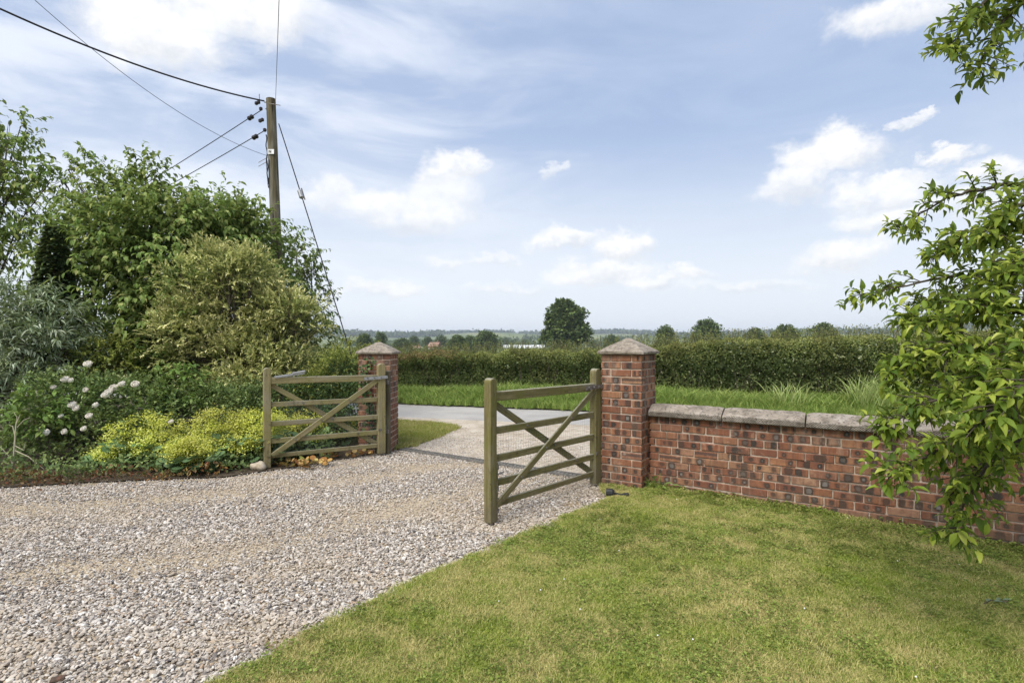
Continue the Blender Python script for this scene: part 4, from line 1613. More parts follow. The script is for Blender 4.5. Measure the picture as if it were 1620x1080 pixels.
def build_shrubs():
    # variegated bush: many leafy sprays over a big dome, dark between them
    lob = [lobe(375, 490, 8.9, 70, 70, .8), lobe(400, 580, 8.7, 95, 60, .8), lobe(455, 530, 8.9, 40, 48, .5), lobe(315, 540, 8.6, 45, 60, .5)]
    rs = random.Random(5)
    for (x_, y_, rx_, ry_, m_) in ((372, 505, .80, 1.00, 24), (452, 545, .50, .74, 15), (312, 550, .50, .72, 12), (398, 600, .82, .42, 12)):
        for i in range(m_):
            a, hgt = rs.uniform(-math.pi, .25) if i % 4 else rs.uniform(0, 6.28), rs.uniform(-.75, .98)
            rr_ = math.sqrt(max(0, 1 - max(hgt, 0) ** 2)) * (1 - .12 * max(-hgt, 0)) * rs.uniform(.8, 1.12)
            c = px(x_, y_, 8.8) + np.array((rx_ * rr_ * math.cos(a), .85 * rx_ * rr_ * math.sin(a), ry_ * hgt))
            q = rs.uniform(.17, .36)
            lob.append((tuple(c), (q, q, q * .85)))
    b = px(400, 545, 8.8)
    e = empty('variegated_bush', (b[0], b[1], 0), 0, 'large yellow and grey-green variegated bush behind the farther gate', 'bush')
    loc = [((c[0] - b[0], c[1] - b[1], c[2]), r) for c, r in lob]
    limbs((0, 0, -.05), loc, .03, e, name='stems', multi=2)
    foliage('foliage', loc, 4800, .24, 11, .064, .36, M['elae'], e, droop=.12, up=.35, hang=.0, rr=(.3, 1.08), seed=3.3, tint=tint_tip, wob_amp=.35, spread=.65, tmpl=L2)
    # golden shrub low to its right, by the pier
    lob = [lobe(535, 590, 8.3, 32, 32, .35), lobe(500, 615, 8.1, 35, 26, .35), lobe(545, 560, 8.8, 20, 20, .25)]
    b = px(530, 640, 8.3)
    e = empty('golden_bush', (b[0], b[1], 0), 0, 'small lime-yellow bush between the variegated bush and the farther pier', 'bush')
    loc = [((c[0] - b[0], c[1] - b[1], c[2]), r) for c, r in lob]
    limbs((0, 0, -.05), loc, .012, e, name='stems')
    foliage('foliage', loc, 420, .18, 8, .045, .5, M['gold_leaf'], e, up=.5, hang=.1, seed=1.2, tmpl=L2)
    # dark glossy shrub behind the gate
    lob = [lobe(470, 635, 7.9, 60, 28, .3), lobe(540, 640, 7.8, 40, 32, .3), lobe(420, 640, 7.7, 50, 28, .35), lobe(480, 670, 7.6, 90, 22, .3), lobe(565, 645, 7.9, 40, 45, .3), lobe(540, 610, 8.3, 40, 40, .3), lobe(500, 640, 8.2, 70, 40, .3)]
    b = px(480, 680, 7.8)
    e = empty('dark_shrub', (b[0], b[1], 0), 0, 'low dark glossy shrub seen through the rails of the farther gate', 'bush')
    loc = [((c[0] - b[0], c[1] - b[1], c[2]), r) for c, r in lob]
    limbs((0, 0, -.05), loc, .012, e, name='stems', sub=8, multi=3)
    foliage('foliage', loc, 1500, .16, 8, .045, .55, M['ivy'], e, up=.3, hang=.2, seed=5.2, tmpl=L2)
    # conifer
    b = px(86, 545, 8.5)
    e = empty('conifer_tree', (b[0], b[1], 0), 0, 'narrow dark green conifer with a pointed top at the left', 'tree')
    hz = px(0, 362, 8.5)[2]
    MB().tube([(0, 0, -.05), (0, 0, hz * .5), (0, 0, hz * .97)], [.06, .04, .01], 8).build('trunk', M['bark'], e)
    n_ = 5200
    t = rnd(n_) ** .75
    z = .35 + (hz - .35) * t
    layer = np.round(z / .10) * .10
    rad = (.58 * (1 - t) ** 1.05 + .03) * rnd(n_, .75, 1.05)
    a = rnd(n_, 0, 6.283)
    P = np.stack((np.cos(a) * rad, np.sin(a) * rad, layer + RNG.normal(0, .016, n_) - .16 * rad + .03 * np.sin(a * 5 + layer * 30)), -1)
    D = unit(np.stack((np.cos(a), np.sin(a), np.full(n_, -.25)), -1) + .4 * rdir(n_))
    U = unit(np.array((0, 0, 1.0))[None] + .3 * rdir(n_))
    Lg = rnd(n_, .09, .17)
    me = leaf_mesh('sprays', L2, P, D, U, Lg, Lg * .55, rnd(n_), M['conifer'])
    link(bpy.data.objects.new('sprays', me), e)['kind'] = 'stuff'
    # grey willowy shrub at the left edge
    lob = [lobe(20, 560, 7.7, 90, 60, .7), lobe(70, 520, 7.9, 60, 45, .6), lobe(-60, 540, 7.7, 90, 80, .8), lobe(30, 490, 7.9, 45, 30, .5), lobe(100, 560, 7.8, 40, 35, .4), lobe(10, 630, 7.4, 70, 50, .5), lobe(-50, 650, 7.2, 80, 60, .5)]
    b = px(0, 640, 7.6)
    e = empty('grey_leaved_shrub', (b[0], b[1], 0), 0, 'tall shrub of narrow grey-green leaves at the left edge, in front of the conifer', 'bush')
    loc = [((c[0] - b[0], c[1] - b[1], c[2]), r) for c, r in lob]
    limbs((0, 0, -.05), loc, .02, e, name='stems', multi=3, sub=6)
    foliage('foliage', loc, 900, .36, 11, .115, .20, M['grey_leaf'], e, droop=.25, up=.5, hang=.45, rr=(.4, 1.0), seed=7.1)
    # rose bush with blooms
    lob = [lobe(200, 640, 7.2, 80, 40, .45), lobe(110, 640, 7.0, 70, 45, .45), lobe(150, 690, 6.8, 110, 35, .4), lobe(250, 660, 7.1, 60, 40, .4), lobe(60, 690, 6.8, 60, 35, .4), lobe(320, 650, 7.6, 90, 30, .4)]
    b = px(160, 720, 7.0)
    e = empty('rose_bush', (b[0], b[1], 0), 0, 'dark leaved rose bush carrying white blooms behind the yellow flowers', 'rose bush')
    loc = [((c[0] - b[0], c[1] - b[1], c[2]), r) for c, r in lob]
    limbs((0, 0, -.05), loc, .012, e, name='stems', multi=4, sub=6)
    foliage('foliage', loc, 1900, .22, 9, .050, .60, M['rose_leaf'], e, up=.5, hang=.2, rr=(.3, 1.0), seed=9.3, tmpl=L2)
    # bloom mesh: cupped petals in whorls
    V, Fc = [], []
    for ring, (n_p, lat, w, rr_) in enumerate(((7, -.25, .034, .040), (7, .10, .032, .042), (6, .45, .028, .040), (5, .85, .022, .037), (3, 1.25, .014, .034))):
        for i in range(n_p):
            a = 2 * math.pi * i / n_p + ring * .6
            ca, sa_ = math.cos(a), math.sin(a)
            cl, sl_ = math.cos(lat), math.sin(lat)
            out, upv = Vector((ca * cl, sa_ * cl, sl_)), Vector((-ca * sl_, -sa_ * sl_, cl))
            tg = Vector((-sa_, ca, 0))
            for (u, v_, q) in ((-.6, -.7, -.006), (.6, -.7, -.006), (.75, .35, .002), (.35, .9, .009), (-.35, .9, .009), (-.75, .35, .002)):
                V.append(tuple(out * (rr_ * random.uniform(.96, 1.04) + q) + upv * (v_ * w) + tg * (u * w) + Vector((0, 0, .02))))
            k = len(V)
            Fc.append((k - 6, k - 5, k - 4, k - 1))
            Fc.append((k - 1, k - 4, k - 3, k - 2))
    bl = bpy.data.meshes.new('bloom')
    bl.from_pydata(V, [], Fc)
    bl.materials.append(M['petal'])
    for (x, y, s, Z) in ((104, 602, 1.3, 6.75), (113, 603, 1.2, 6.75), (85, 614, 1.1, 6.75), (62, 624, 1.2, 6.6), (137, 617, 1.1, 6.8), (140, 578, 1.3, 7.0), (181, 615, 1.5, 6.8), (169, 626, 1.4, 6.7), (173, 622, 1.2, 6.72), (194, 609, 1.4, 6.8), (215, 609, 1.4, 6.85),
                         (116, 642, 1.2, 6.5), (153, 642, 1.1, 6.6), (142, 659, 1.2, 6.45), (76, 685, 1.4, 6.3), (134, 679, 1.1, 6.35), (99, 658, .9, 6.45), (104, 683, .9, 6.35), (122, 646, 1.0, 6.5), (272, 668, .8, 6.6)):
        c = px(x, y, Z)
        o = link(bpy.data.objects.new('bloom', bl), e)
        o.location = (c[0] - b[0], c[1] - b[1], c[2])
        o.rotation_euler = (random.uniform(.4, 1.2), random.uniform(-.5, .5), random.uniform(-.5, .5))
        s *= random.uniform(.75, 1.05)
        o.scale = (s * .76, s * .72, s * .66)
    # fresh green broad-leaved shrub in the middle
    for (x, y, Z, rx, ry, n_, lf, mt, lab) in ((290, 620, 7.4, 45, 30, 90, .09, 'fresh_leaf', 'young shrub with broad fresh green leaves right of the white roses'),
                                               (170, 570, 8.1, 40, 32, 260, .05, 'gold_leaf', 'pale yellow-green shrub in the gap behind the highest white roses'),
                                               (60, 660, 6.5, 38, 30, 70, .09, 'fresh_leaf', 'broad leaved green plant among the leftmost white roses'),
                                               (360, 640, 7.3, 70, 28, 420, .045, 'rose_leaf', 'low bushy plant between the variegated bush and the lime flowers')):
        lob = [lobe(x, y, Z, rx, ry, .3), lobe(x - rx * .3, y + ry * .5, Z, rx * .7, ry * .7, .25), lobe(x + rx * .4, y + ry * .6, Z, rx * .7, ry * .7, .25)]
        b = px(x, 700, Z)
        e = empty('leafy_shrub', (b[0], b[1], 0), 0, lab, 'bush')
        loc = [((c[0] - b[0], c[1] - b[1], c[2]), r) for c, r in lob]
        limbs((0, 0, -.05), loc, .008, e, name='stems', multi=2)
        foliage('foliage', loc, n_, .22, 8, lf, .5, M[mt], e, up=.5, hang=.3, seed=x * .1)
    # bare pale stem at the left
    b = G(18, 752)
    e = MB()
    k = lambda x, y: px(x, y, b[1]) - b
    e.tube([k(18, 756), k(22, 720), k(24, 690), k(25, 672), k(32, 655)], [.011, .010, .008, .006, .003], 6)
    e.tube([k(24, 690), k(20, 674), k(14, 672)], [.006, .004, .002], 5)
    e.tube([k(25, 674), k(27, 660), k(22, 652)], [.005, .003, .002], 5)
    e.tube([k(23, 712), k(45, 722), k(70, 742)], [.006, .004, .002], 5)
    e.tube([k(24, 705), k(38, 712), k(40, 700)], [.005, .003, .002], 5)
    e.tube([k(27, 676), k(38, 664), k(48, 660)], [.004, .003, .002], 5)
    e.tube([k(20, 735), k(15, 722), k(0, 706)], [.005, .004, .002], 5)
    o = e.build('bare_stem', M['dead_stem'])
    o.location = tuple(b)
    tag(o, 'bare pale forked stem standing at the left end of the bed', 'bare plant')


build_shrubs()


def alchemilla(x, ybase, ytop, w_px, label, seed, dens=1.0):
    g = G(x, ybase)
    Z = g[1] + w_px * .25 * g[1] / F
    k = Z / F
    r = w_px / 2 * k
    hz = H - (ytop - HY) * k
    e = empty('lime_flower_plant', (g[0], Z, 0), 0, label, 'flowering plant', 'lime yellow flower mounds')
    # basal scalloped leaves
    n_ = int(130 * dens)
    a = rnd(n_, 0, 6.283)
    rr = r * np.sqrt(rnd(n_, .3, 1.25))
    P = np.stack((np.cos(a) * rr, np.sin(a) * rr * .8, rnd(n_, .06, hz * .55)), -1)
    D = unit(np.stack((np.cos(a), np.sin(a), rnd(n_, -.3, .3)), -1) + .4 * rdir(n_))
    U = unit(np.array((0, -.5, 1.0))[None] + .4 * rdir(n_))
    Lg = rnd(n_, .06, .115)
    link(bpy.data.objects.new('leaves', leaf_mesh('leaves', LR, P, D, U, Lg, Lg * 1.1, rnd(n_), M['alch_leaf'])), e)['kind'] = 'stuff'
    # frothy sprays
    n_p = int(150 * dens)
    u = rdir(n_p)
    u[:, 2] = np.abs(u[:, 2])
    u = unit(u + np.array((0, -.15, .15))[None])
    rad = rnd(n_p, .55, 1.22) * (1 + .22 * wob(u * 2.5, 1.3, seed * 2.1))
    C = np.stack((u[:, 0] * r * rad, u[:, 1] * r * .8 * rad, .12 + (hz - .16) * (u[:, 2] * rad) ** .8), -1)
    per = 44
    Pf = (C[:, None, :] + RNG.normal(0, 1, (n_p, per, 3)) * np.array((.040, .040, .028))[None, None]).reshape(-1, 3)
    n_f = len(Pf)
    Lf = rnd(n_f, .014, .026)
    tn = np.clip(.5 + .25 * RNG.normal(size=n_f) + np.repeat(RNG.normal(0, .15, n_p), per), 0, 1)
    me = leaf_mesh('flower_sprays', L2, Pf, unit(rdir(n_f) * np.array((1, 1, .5))[None]), unit(np.array((0, -.3, 1.0))[None] + .8 * rdir(n_f)), Lf, Lf * .9, tn, M['alch_flower'])
    link(bpy.data.objects.new('flower_sprays', me), e)['kind'] = 'stuff'
    st_ = MB()
    for c in C[::2]:
        st_.tube([(c[0] * .3, c[1] * .3, .02), (c[0] * .75, c[1] * .75, c[2] * .7), tuple(c)], .0022, 3, False)
    st_.build('stems', M['fresh_leaf'], e)['kind'] = 'stuff'


alchemilla(222, 742, 660, 128, 'leftmost large mound of lime-yellow flowers below the white roses', 1)
alchemilla(168, 744, 700, 60, 'small sparse lime-flowered plant at the left end of the row of mounds', 2, .4)
alchemilla(292, 752, 690, 70, 'small low lime-flowered clump spilling onto the gravel', 3, .55)
alchemilla(330, 738, 652, 120, 'middle mound of lime-yellow flowers, just left of the boulder', 4)
alchemilla(392, 738, 646, 105, 'lime-yellow flower mound beside the latch stile of the farther gate', 5)
alchemilla(450, 722, 648, 110, 'lime-yellow flower mound behind the left half of the farther gate', 6, .9)
alchemilla(530, 706, 655, 90, 'lime-yellow flower mound behind the right half of the farther gate', 7, .7)


def low_plants():
    # red and straw ground cover along the bed edge
    n_ = 2000
    x = -3.2 - 4.4 * rnd(n_) ** .75
    edge = np.interp(x, [-16, -5.9, -4.6, -3.2], [4.9, 5.36, 5.75, 6.0])
    P = np.stack((x, edge + RNG.normal(.04, .09, n_), rnd(n_, .01, .11) * (1 + .5 * np.sin(x * 7))), -1)
    D = unit(rdir(n_) + np.array((0, 0, .5))[None])
    U = rdir(n_)
    Lg = rnd(n_, .025, .06)
    tn = np.clip(.35 + .25 * RNG.normal(size=n_) + .35 * np.sin(x * 3.1), 0, 1)
    o = link(bpy.data.objects.new('dry_ground_cover', leaf_mesh('dry_ground_cover', L2, P, D, U, Lg, Lg * .5, tn, M['red_leaf'])))
    tag(o, kind='stuff')
    grp = 'orange leaved plants under the farther gate'
    for (xx, yy, w, n_, lab) in ((455, 738, .16, 34, 'orange and copper leaved plant under the farther gate, beside its latch stile'),
                                 (492, 738, .20, 46, 'largest clump of yellow-orange leaves on the gravel under the farther gate'),
                                 (522, 724, .10, 16, 'few pale orange leaves under the middle of the farther gate'),
                                 (568, 722, .14, 18, 'scatter of dry copper leaves under the hinge end of the farther gate')):
        g = G(xx, yy)
        a = rnd(n_, 0, 6.283)
        r = w * np.sqrt(rnd(n_))
        P = np.stack((np.cos(a) * r, np.sin(a) * r * .7, rnd(n_, .02, .12) * (1 - .5 * r / w)), -1)
        D = unit(np.stack((np.cos(a), np.sin(a), rnd(n_, -.2, .8)), -1))
        U = unit(np.array((0, -.4, 1.0))[None] + .6 * rdir(n_))
        Lg = rnd(n_, .04, .075)
        e = empty('copper_leaf_plant', tuple(g), 0, lab, 'plant', grp)
        link(bpy.data.objects.new('leaves', leaf_mesh('leaves', LR, P, D, U, Lg, Lg, rnd(n_), M['orange_leaf'])), e)['kind'] = 'stuff'
        s = MB()
        for p in P[::3]:
            s.tube([(0, 0, 0), (p[0], p[1], p[2])], .002, 3, False)
        s.build('stems', M['twig'], e)['kind'] = 'stuff'
    # green undergrowth filling the bed between the shrubs
    n_ = 9000
    x = rnd(n_, -8.6, -2.3)
    edge = np.interp(x, [-16, -5.9, -4.6, -3.2, -2.3], [4.9, 5.36, 5.75, 6.0, 6.75])
    P = np.stack((x, edge + .12 + rnd(n_) ** 1.2 * 1.6, np.zeros(n_)), -1)
    P[:, 2] = rnd(n_, .02, .34) * (.6 + .5 * wob(P, 2.0, 2)) + .10 * (P[:, 1] - edge)
    Lg = rnd(n_, .03, .07)
    o = link(bpy.data.objects.new('undergrowth', leaf_mesh('undergrowth', L2, P, unit(rdir(n_) + np.array((0, -.3, .3))[None]), unit(np.array((0, -.3, 1.0))[None] + .7 * rdir(n_)), Lg, Lg * .6, rnd(n_), M['rose_leaf'])))
    tag(o, kind='stuff')
    # ivy on the farther pier
    e = empty('ivy', (P2[0] - .30, P2[1] - .02, 0), 0, 'ivy climbing up the face of the farther pier behind its gate', 'climber')
    n_ = 240
    z = rnd(n_, .02, 1.30)
    P = np.stack((RNG.normal(0, .045, n_) + .05 * np.sin(z * 5) + .02, rnd(n_, -.06, -.012), z), -1)
    Lg = rnd(n_, .035, .06)
    link(bpy.data.objects.new('leaves', leaf_mesh('leaves', L2, P, unit(rdir(n_) + np.array((0, -.4, -.6))[None]), unit(np.array((0, -1.0, .4))[None] + .5 * rdir(n_)), Lg, Lg * .9, rnd(n_), M['ivy'])), e)['kind'] = 'stuff'
    MB().tube([(.02 + .05 * math.sin(z * 5), -.016, z) for z in np.linspace(0, 1.25, 14)], .005, 5).build('stem', M['twig'], e)
    # small plant growing on the farther pier's cap
    c = P2 + np.array((-.30, .25, 1.43))
    e = empty('cap_seedling', tuple(c), 0, 'yellow-green spray of leaves over the left side of the farther pier cap', 'plant')
    n_ = 60
    P = np.stack((rnd(n_, -.14, .13), rnd(n_, -.05, .05), rnd(n_, 0, .05)), -1)
    P[:, 2] += .22 * (P[:, 0] + .10)
    P[:, 2] = np.maximum(P[:, 2], 0.005)
    Lg = rnd(n_, .03, .055)
    link(bpy.data.objects.new('leaves', leaf_mesh('leaves', L2, P, unit(rdir(n_) + np.array((0, 0, .5))[None]), rdir(n_), Lg, Lg * .5, rnd(n_), M['gold_leaf'])), e)['kind'] = 'stuff'
    MB().tube([(-.15, 0, -.02), (0, 0, .02), (.13, 0, .05)], .004, 5).build('stem', M['twig'], e)
    # weeds at the inner corner of near pier and wall
    g = WS + DW * .06 - NW * .06
    e = empty('broad_leaf_weed', (g[0], g[1], float(lawn_z(g[0], g[1]))), 0, 'green weed with broad pale leaves at the foot of the near pier and wall', 'weed')
    for (dx, dy, z, yaw, ln, tilt) in ((.06, -.10, .03, -1.2, .09, .25), (.10, -.06, .05, -.5, .10, .35), (.17, -.10, .045, -.3, .085, .25), (.0, -.08, .07, -2.0, .08, .6), (.02, -.03, .10, -1.4, .08, .9)):
        me = leaf_mesh('leaf', L8, np.array([[0, 0, 0.0]]), np.array([[math.cos(yaw), math.sin(yaw), tilt]]), np.array([[0, 0, 1.0]]), np.array([ln]), np.array([ln * .6]), np.array([.8]), M['fresh_leaf'])
        o = link(bpy.data.objects.new('leaf', me), e)
        o.location = (dx, dy, z)
    tm = tuft_mesh('blades', 40, .08, .08, .20, .006, .6, M['fresh_leaf'], .2, .8, 3)
    link(bpy.data.objects.new('blades', tm), e)['kind'] = 'stuff'
    # white clover heads and small pale specks in the lawn
    n_ = 26
    V = MB()
    for _ in range(n_):
        x, y = random.uniform(-.6, 3.2), random.uniform(2.2, 5.0)
        if x < edge_x(y) + .15 or ((x - WS[0]) * NW[0] + (y - WS[1]) * NW[1]) > -.1:
            continue
        z = float(lawn_z(x, y)) + .026
        V.tube([(x, y, z - .004), (x, y, z), (x, y, z + .004)], [.002, .0045, .002], 6)
    tag(V.build('clover_flowers', M['white']), kind='stuff')
    # sprig lying on the lawn
    g = G(1570, 952)
    e = empty('fallen_sprig', (g[0], g[1], float(lawn_z(g[0], g[1])) + .028), .2, 'small fallen leafy sprig lying on the lawn at the right', 'sprig')
    MB().tube([(-.06, 0, 0), (0, .01, .006), (.09, -.015, .004)], .003, 5).build('stem', M['twig'], e)
    for (dx, yaw) in ((-.04, .4), (0, -.5), (.03, .3), (.07, -.25)):
        me = leaf_mesh('leaf', L8, np.zeros((1, 3)), np.array([[math.cos(yaw), math.sin(yaw), .1]]), np.array([[0, 0, 1.0]]), np.array([.07]), np.array([.022]), np.array([.3]), M['grey_leaf'])
        link(bpy.data.objects.new('leaf', me), e).location = (dx, 0, .006)


low_plants()


def small_things():
    # boulder at the foot of the farther gate
    g = G(405, 745)
    bm = bmesh.new()
    bmesh.ops.create_icosphere(bm, subdivisions=3, radius=1)
    for v in bm.verts:
        c = v.co
        f = 1 + .10 * math.sin(3 * c.x + 1.5 * c.y) + .08 * math.sin(4 * c.z + 2 * c.x + 1) + .03 * math.sin(11 * c.y + 7 * c.x)
        v.co = Vector((c.x * .092 * f, c.y * .075 * f, c.z * .066 * f))
    me = bpy.data.meshes.new('boulder')
    bm.to_mesh(me)
    bm.free()
    me.polygons.foreach_set('use_smooth', [True] * len(me.polygons))
    me.materials.append(M['boulder'])
    o = link(bpy.data.objects.new('boulder', me))
    o.location = (g[0], g[1] + .05, .045)
    tag(o, 'pale rounded boulder at the foot of the farther gate beside the flowers', 'boulder')
    # black garden spotlight lying by the near pier
    g = G(972, 788)
    e = empty('garden_spotlight', (g[0], g[1], .0), -.25, 'small black garden spotlight lying at the foot of the near pier', 'spotlight')
    MB().tube([(-.075, 0, .05), (-.07, 0, .05), (-.02, 0, .052), (0, 0, .05)], [.045, .045, .040, .026], 12).build('lamp_head', M['black'], e)
    MB().tube([(-.078, 0, .05), (-.0755, 0, .05)], .036, 12).build('lens', M['glass'], e)
    MB().tube([(0, 0, .048), (.06, .01, .035), (.10, .015, .045), (.13, .01, .05)], [.012, .012, .014, .010], 8).build('stem', M['black'], e)
    MB().box((.12, .012, .03), (.03, .05, .05)).build('foot', M['black'], e, bevel=.006)
    # broken terracotta piece in the gravel at the bottom left
    g = G(92, 1076)
    o = MB().box((0, 0, .008), (.055, .035, .018)).build('brick_fragment', M['brick'], bevel=.005, jitter=.003)
    o.location = (g[0], g[1], -.002)
    o.rotation_euler = (.1, .05, .5)
    tag(o, 'small terracotta brick fragment in the gravel at the front of the drive', 'brick fragment')


small_things()


# ------------------------------------------------------------------ roadside hedge
def build_hedge():
    h0 = RA + RN * 1.55
    e = empty('roadside_hedge', tuple(h0), math.atan2(RD[1], RD[0]), 'long clipped hedge on the far side of the road, running behind both piers', 'hedge')
    t0, t1 = -7.5, 15.0
    n_ = 105000
    t = rnd(n_, t0, t1)
    hz = np.interp(t, [-8, 0, 4.6, 7, 9.7, 12, 16], [1.2, 1.28, 1.37, 1.57, 1.66, 1.72, 1.75])
    base = np.stack((t, np.zeros(n_), np.zeros(n_)), -1)
    hz = hz + .11 * wob(base, 1.5, 1) + .11 * wob(base, 5.3, 6)
    face = rnd(n_) < .72
    depth = np.where(face, np.abs(RNG.normal(0, .13, n_)), rnd(n_, 0, 1.1))
    z = np.where(face, rnd(n_, .0, 1.0) ** .75 * hz, hz - np.abs(RNG.normal(0, .07, n_)))
    bulge = .32 * wob(np.stack((t, z * 1.5, np.zeros(n_)), -1), 2.1, 3) + .10 * (1 - (z / hz)) - .18 * np.clip((z / hz - .82) / .18, 0, 1) ** 2 * -.5
    P = np.stack((t, depth + bulge, z), -1)
    Lg = rnd(n_, .026, .050)
    D = unit(rdir(n_) + np.array((0, -.3, .35))[None])
    U = unit(rdir(n_) * 1.1 + np.array((0, -.4, .8))[None])
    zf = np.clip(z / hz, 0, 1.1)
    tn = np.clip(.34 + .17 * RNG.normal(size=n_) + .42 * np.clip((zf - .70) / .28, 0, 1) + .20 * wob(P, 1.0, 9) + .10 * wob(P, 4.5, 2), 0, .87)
    # reddish new growth on the stretch just right of the farther pier
    red = (np.abs(t - (-.2) - .2 * RNG.normal(size=n_)) < .95) & (zf > .86) & (rnd(n_) < .6)
    tn = np.where(red, 1.0, tn)
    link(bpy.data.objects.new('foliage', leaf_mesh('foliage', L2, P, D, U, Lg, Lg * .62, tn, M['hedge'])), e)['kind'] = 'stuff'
    # upright new shoots above the clipped top
    k = 2300
    ts = rnd(k, t0, t1)
    tall = np.where((ts > 11.0) & (ts < 13.2) & (rnd(k) < .35), rnd(k, .25, .55), rnd(k, .06, .26))
    tall = np.where((np.abs(ts - 5.3) < .9) & (rnd(k) < .4), rnd(k, .15, .34), tall)
    hz = np.interp(ts, [-8, 0, 4.6, 7, 9.7, 12, 16], [1.2, 1.28, 1.37, 1.57, 1.66, 1.72, 1.75])
    y0 = rnd(k, .05, 1.0)
    dx, dy = RNG.normal(0, .1, k), RNG.normal(0, .1, k)
    per = 9
    Ps, Ds = [], []
    sm = MB()
    for i in range(k):
        a = np.array((ts[i], y0[i], hz[i] - .08))
        b = a + np.array((dx[i] * tall[i] * 3, dy[i] * tall[i] * 3, tall[i] + .08))
        sm.tube([tuple(a), tuple(b)], [.003, .0015], 3, False)
        for f in np.linspace(.15, 1, per):
            Ps.append(a + (b - a) * f)
    P = np.array(Ps)
    n2 = len(P)
    Lg = rnd(n2, .022, .045)
    D = unit(rdir(n2) + np.array((0, 0, .6))[None])
    tn = np.clip(.72 + .16 * RNG.normal(size=n2), 0, .88)
    link(bpy.data.objects.new('new_shoots', leaf_mesh('new_shoots', L2, P, D, rdir(n2), Lg, Lg * .6, tn, M['hedge'])), e)['kind'] = 'stuff'
    sm.build('shoot_stems', M['twig'], e)['kind'] = 'stuff'
    # woody inside
    w = MB()
    for i in range(420):
        x = random.uniform(t0, t1)
        y = random.uniform(.15, .9)
        p = [(x, y, -.05)]
        for k in range(3):
            p.append((p[-1][0] + random.uniform(-.14, .14), p[-1][1] + random.uniform(-.12, .12), p[-1][2] + random.uniform(.25, .42)))
        w.tube(p, [.016, .012, .008, .004], 4, False)
    w.build('stems', M['bark'], e)['kind'] = 'stuff'
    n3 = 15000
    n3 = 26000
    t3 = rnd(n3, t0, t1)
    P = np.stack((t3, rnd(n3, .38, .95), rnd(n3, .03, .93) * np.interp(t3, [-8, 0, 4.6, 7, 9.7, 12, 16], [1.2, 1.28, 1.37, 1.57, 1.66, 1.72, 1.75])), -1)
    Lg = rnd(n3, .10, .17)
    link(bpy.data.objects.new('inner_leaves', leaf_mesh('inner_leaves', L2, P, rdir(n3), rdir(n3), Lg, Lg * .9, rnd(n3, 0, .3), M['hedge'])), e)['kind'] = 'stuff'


build_hedge()


# ------------------------------------------------------------------ distant country
def far_tree(x, ytop, wpx, Z, label, hfrac=1.0, dens=1.0, trunk_show=.14, lean=0, group='field trees beyond the hedge', shape=1.0):
    cx_ = (x - CX) / F * Z
    gz = float(ground_z(cx_, Z))
    top = H - (ytop - HY) / F * Z
    ht = top - gz
    w = wpx / F * Z
    e = empty('field_tree', (cx_, Z, gz), 0, label, 'tree', group)
    cb = ht * trunk_show
    lob = []
    nl = 34 if dens > 2 else 13
    sz = .66 if dens > 2 else 1.0
    for i in range(nl):
        t = (i + .5) / nl
        env = math.sin(math.pi * min(.98, max(.10, (t * .92 + .10) ** shape))) ** .6
        a = i * 2.4 + random.uniform(-.3, .3)
        r = w * .5 * env * random.uniform(.25, .62 if sz == 1 else .82)
        rr = w * random.uniform(.21, .31) * sz
        lob.append(((math.cos(a) * r, math.sin(a) * r, cb + (ht - cb - rr * .8) * t + rr * .25), (rr, rr, rr * .8)))
    lob.append(((0, 0, cb + (ht - cb) * .45), (w * .28 * (sz + 1) / 2, w * .28, (ht - cb) * .36 * (sz + 1) / 2)))
    limbs((0, 0, -.2), lob[::2], w * .028, e, name='trunk', sub=2, wander=w * .02)
    n_ = int(620 * dens)
    foliage('crown', lob, n_ * 4, w * .045, 3, w * .048, .9, M['oak'], e, droop=.1, up=.4, hang=0, rr=(.55, 1.05), seed=x * .07, tmpl=L2, spread=1.2, wob_amp=.3)


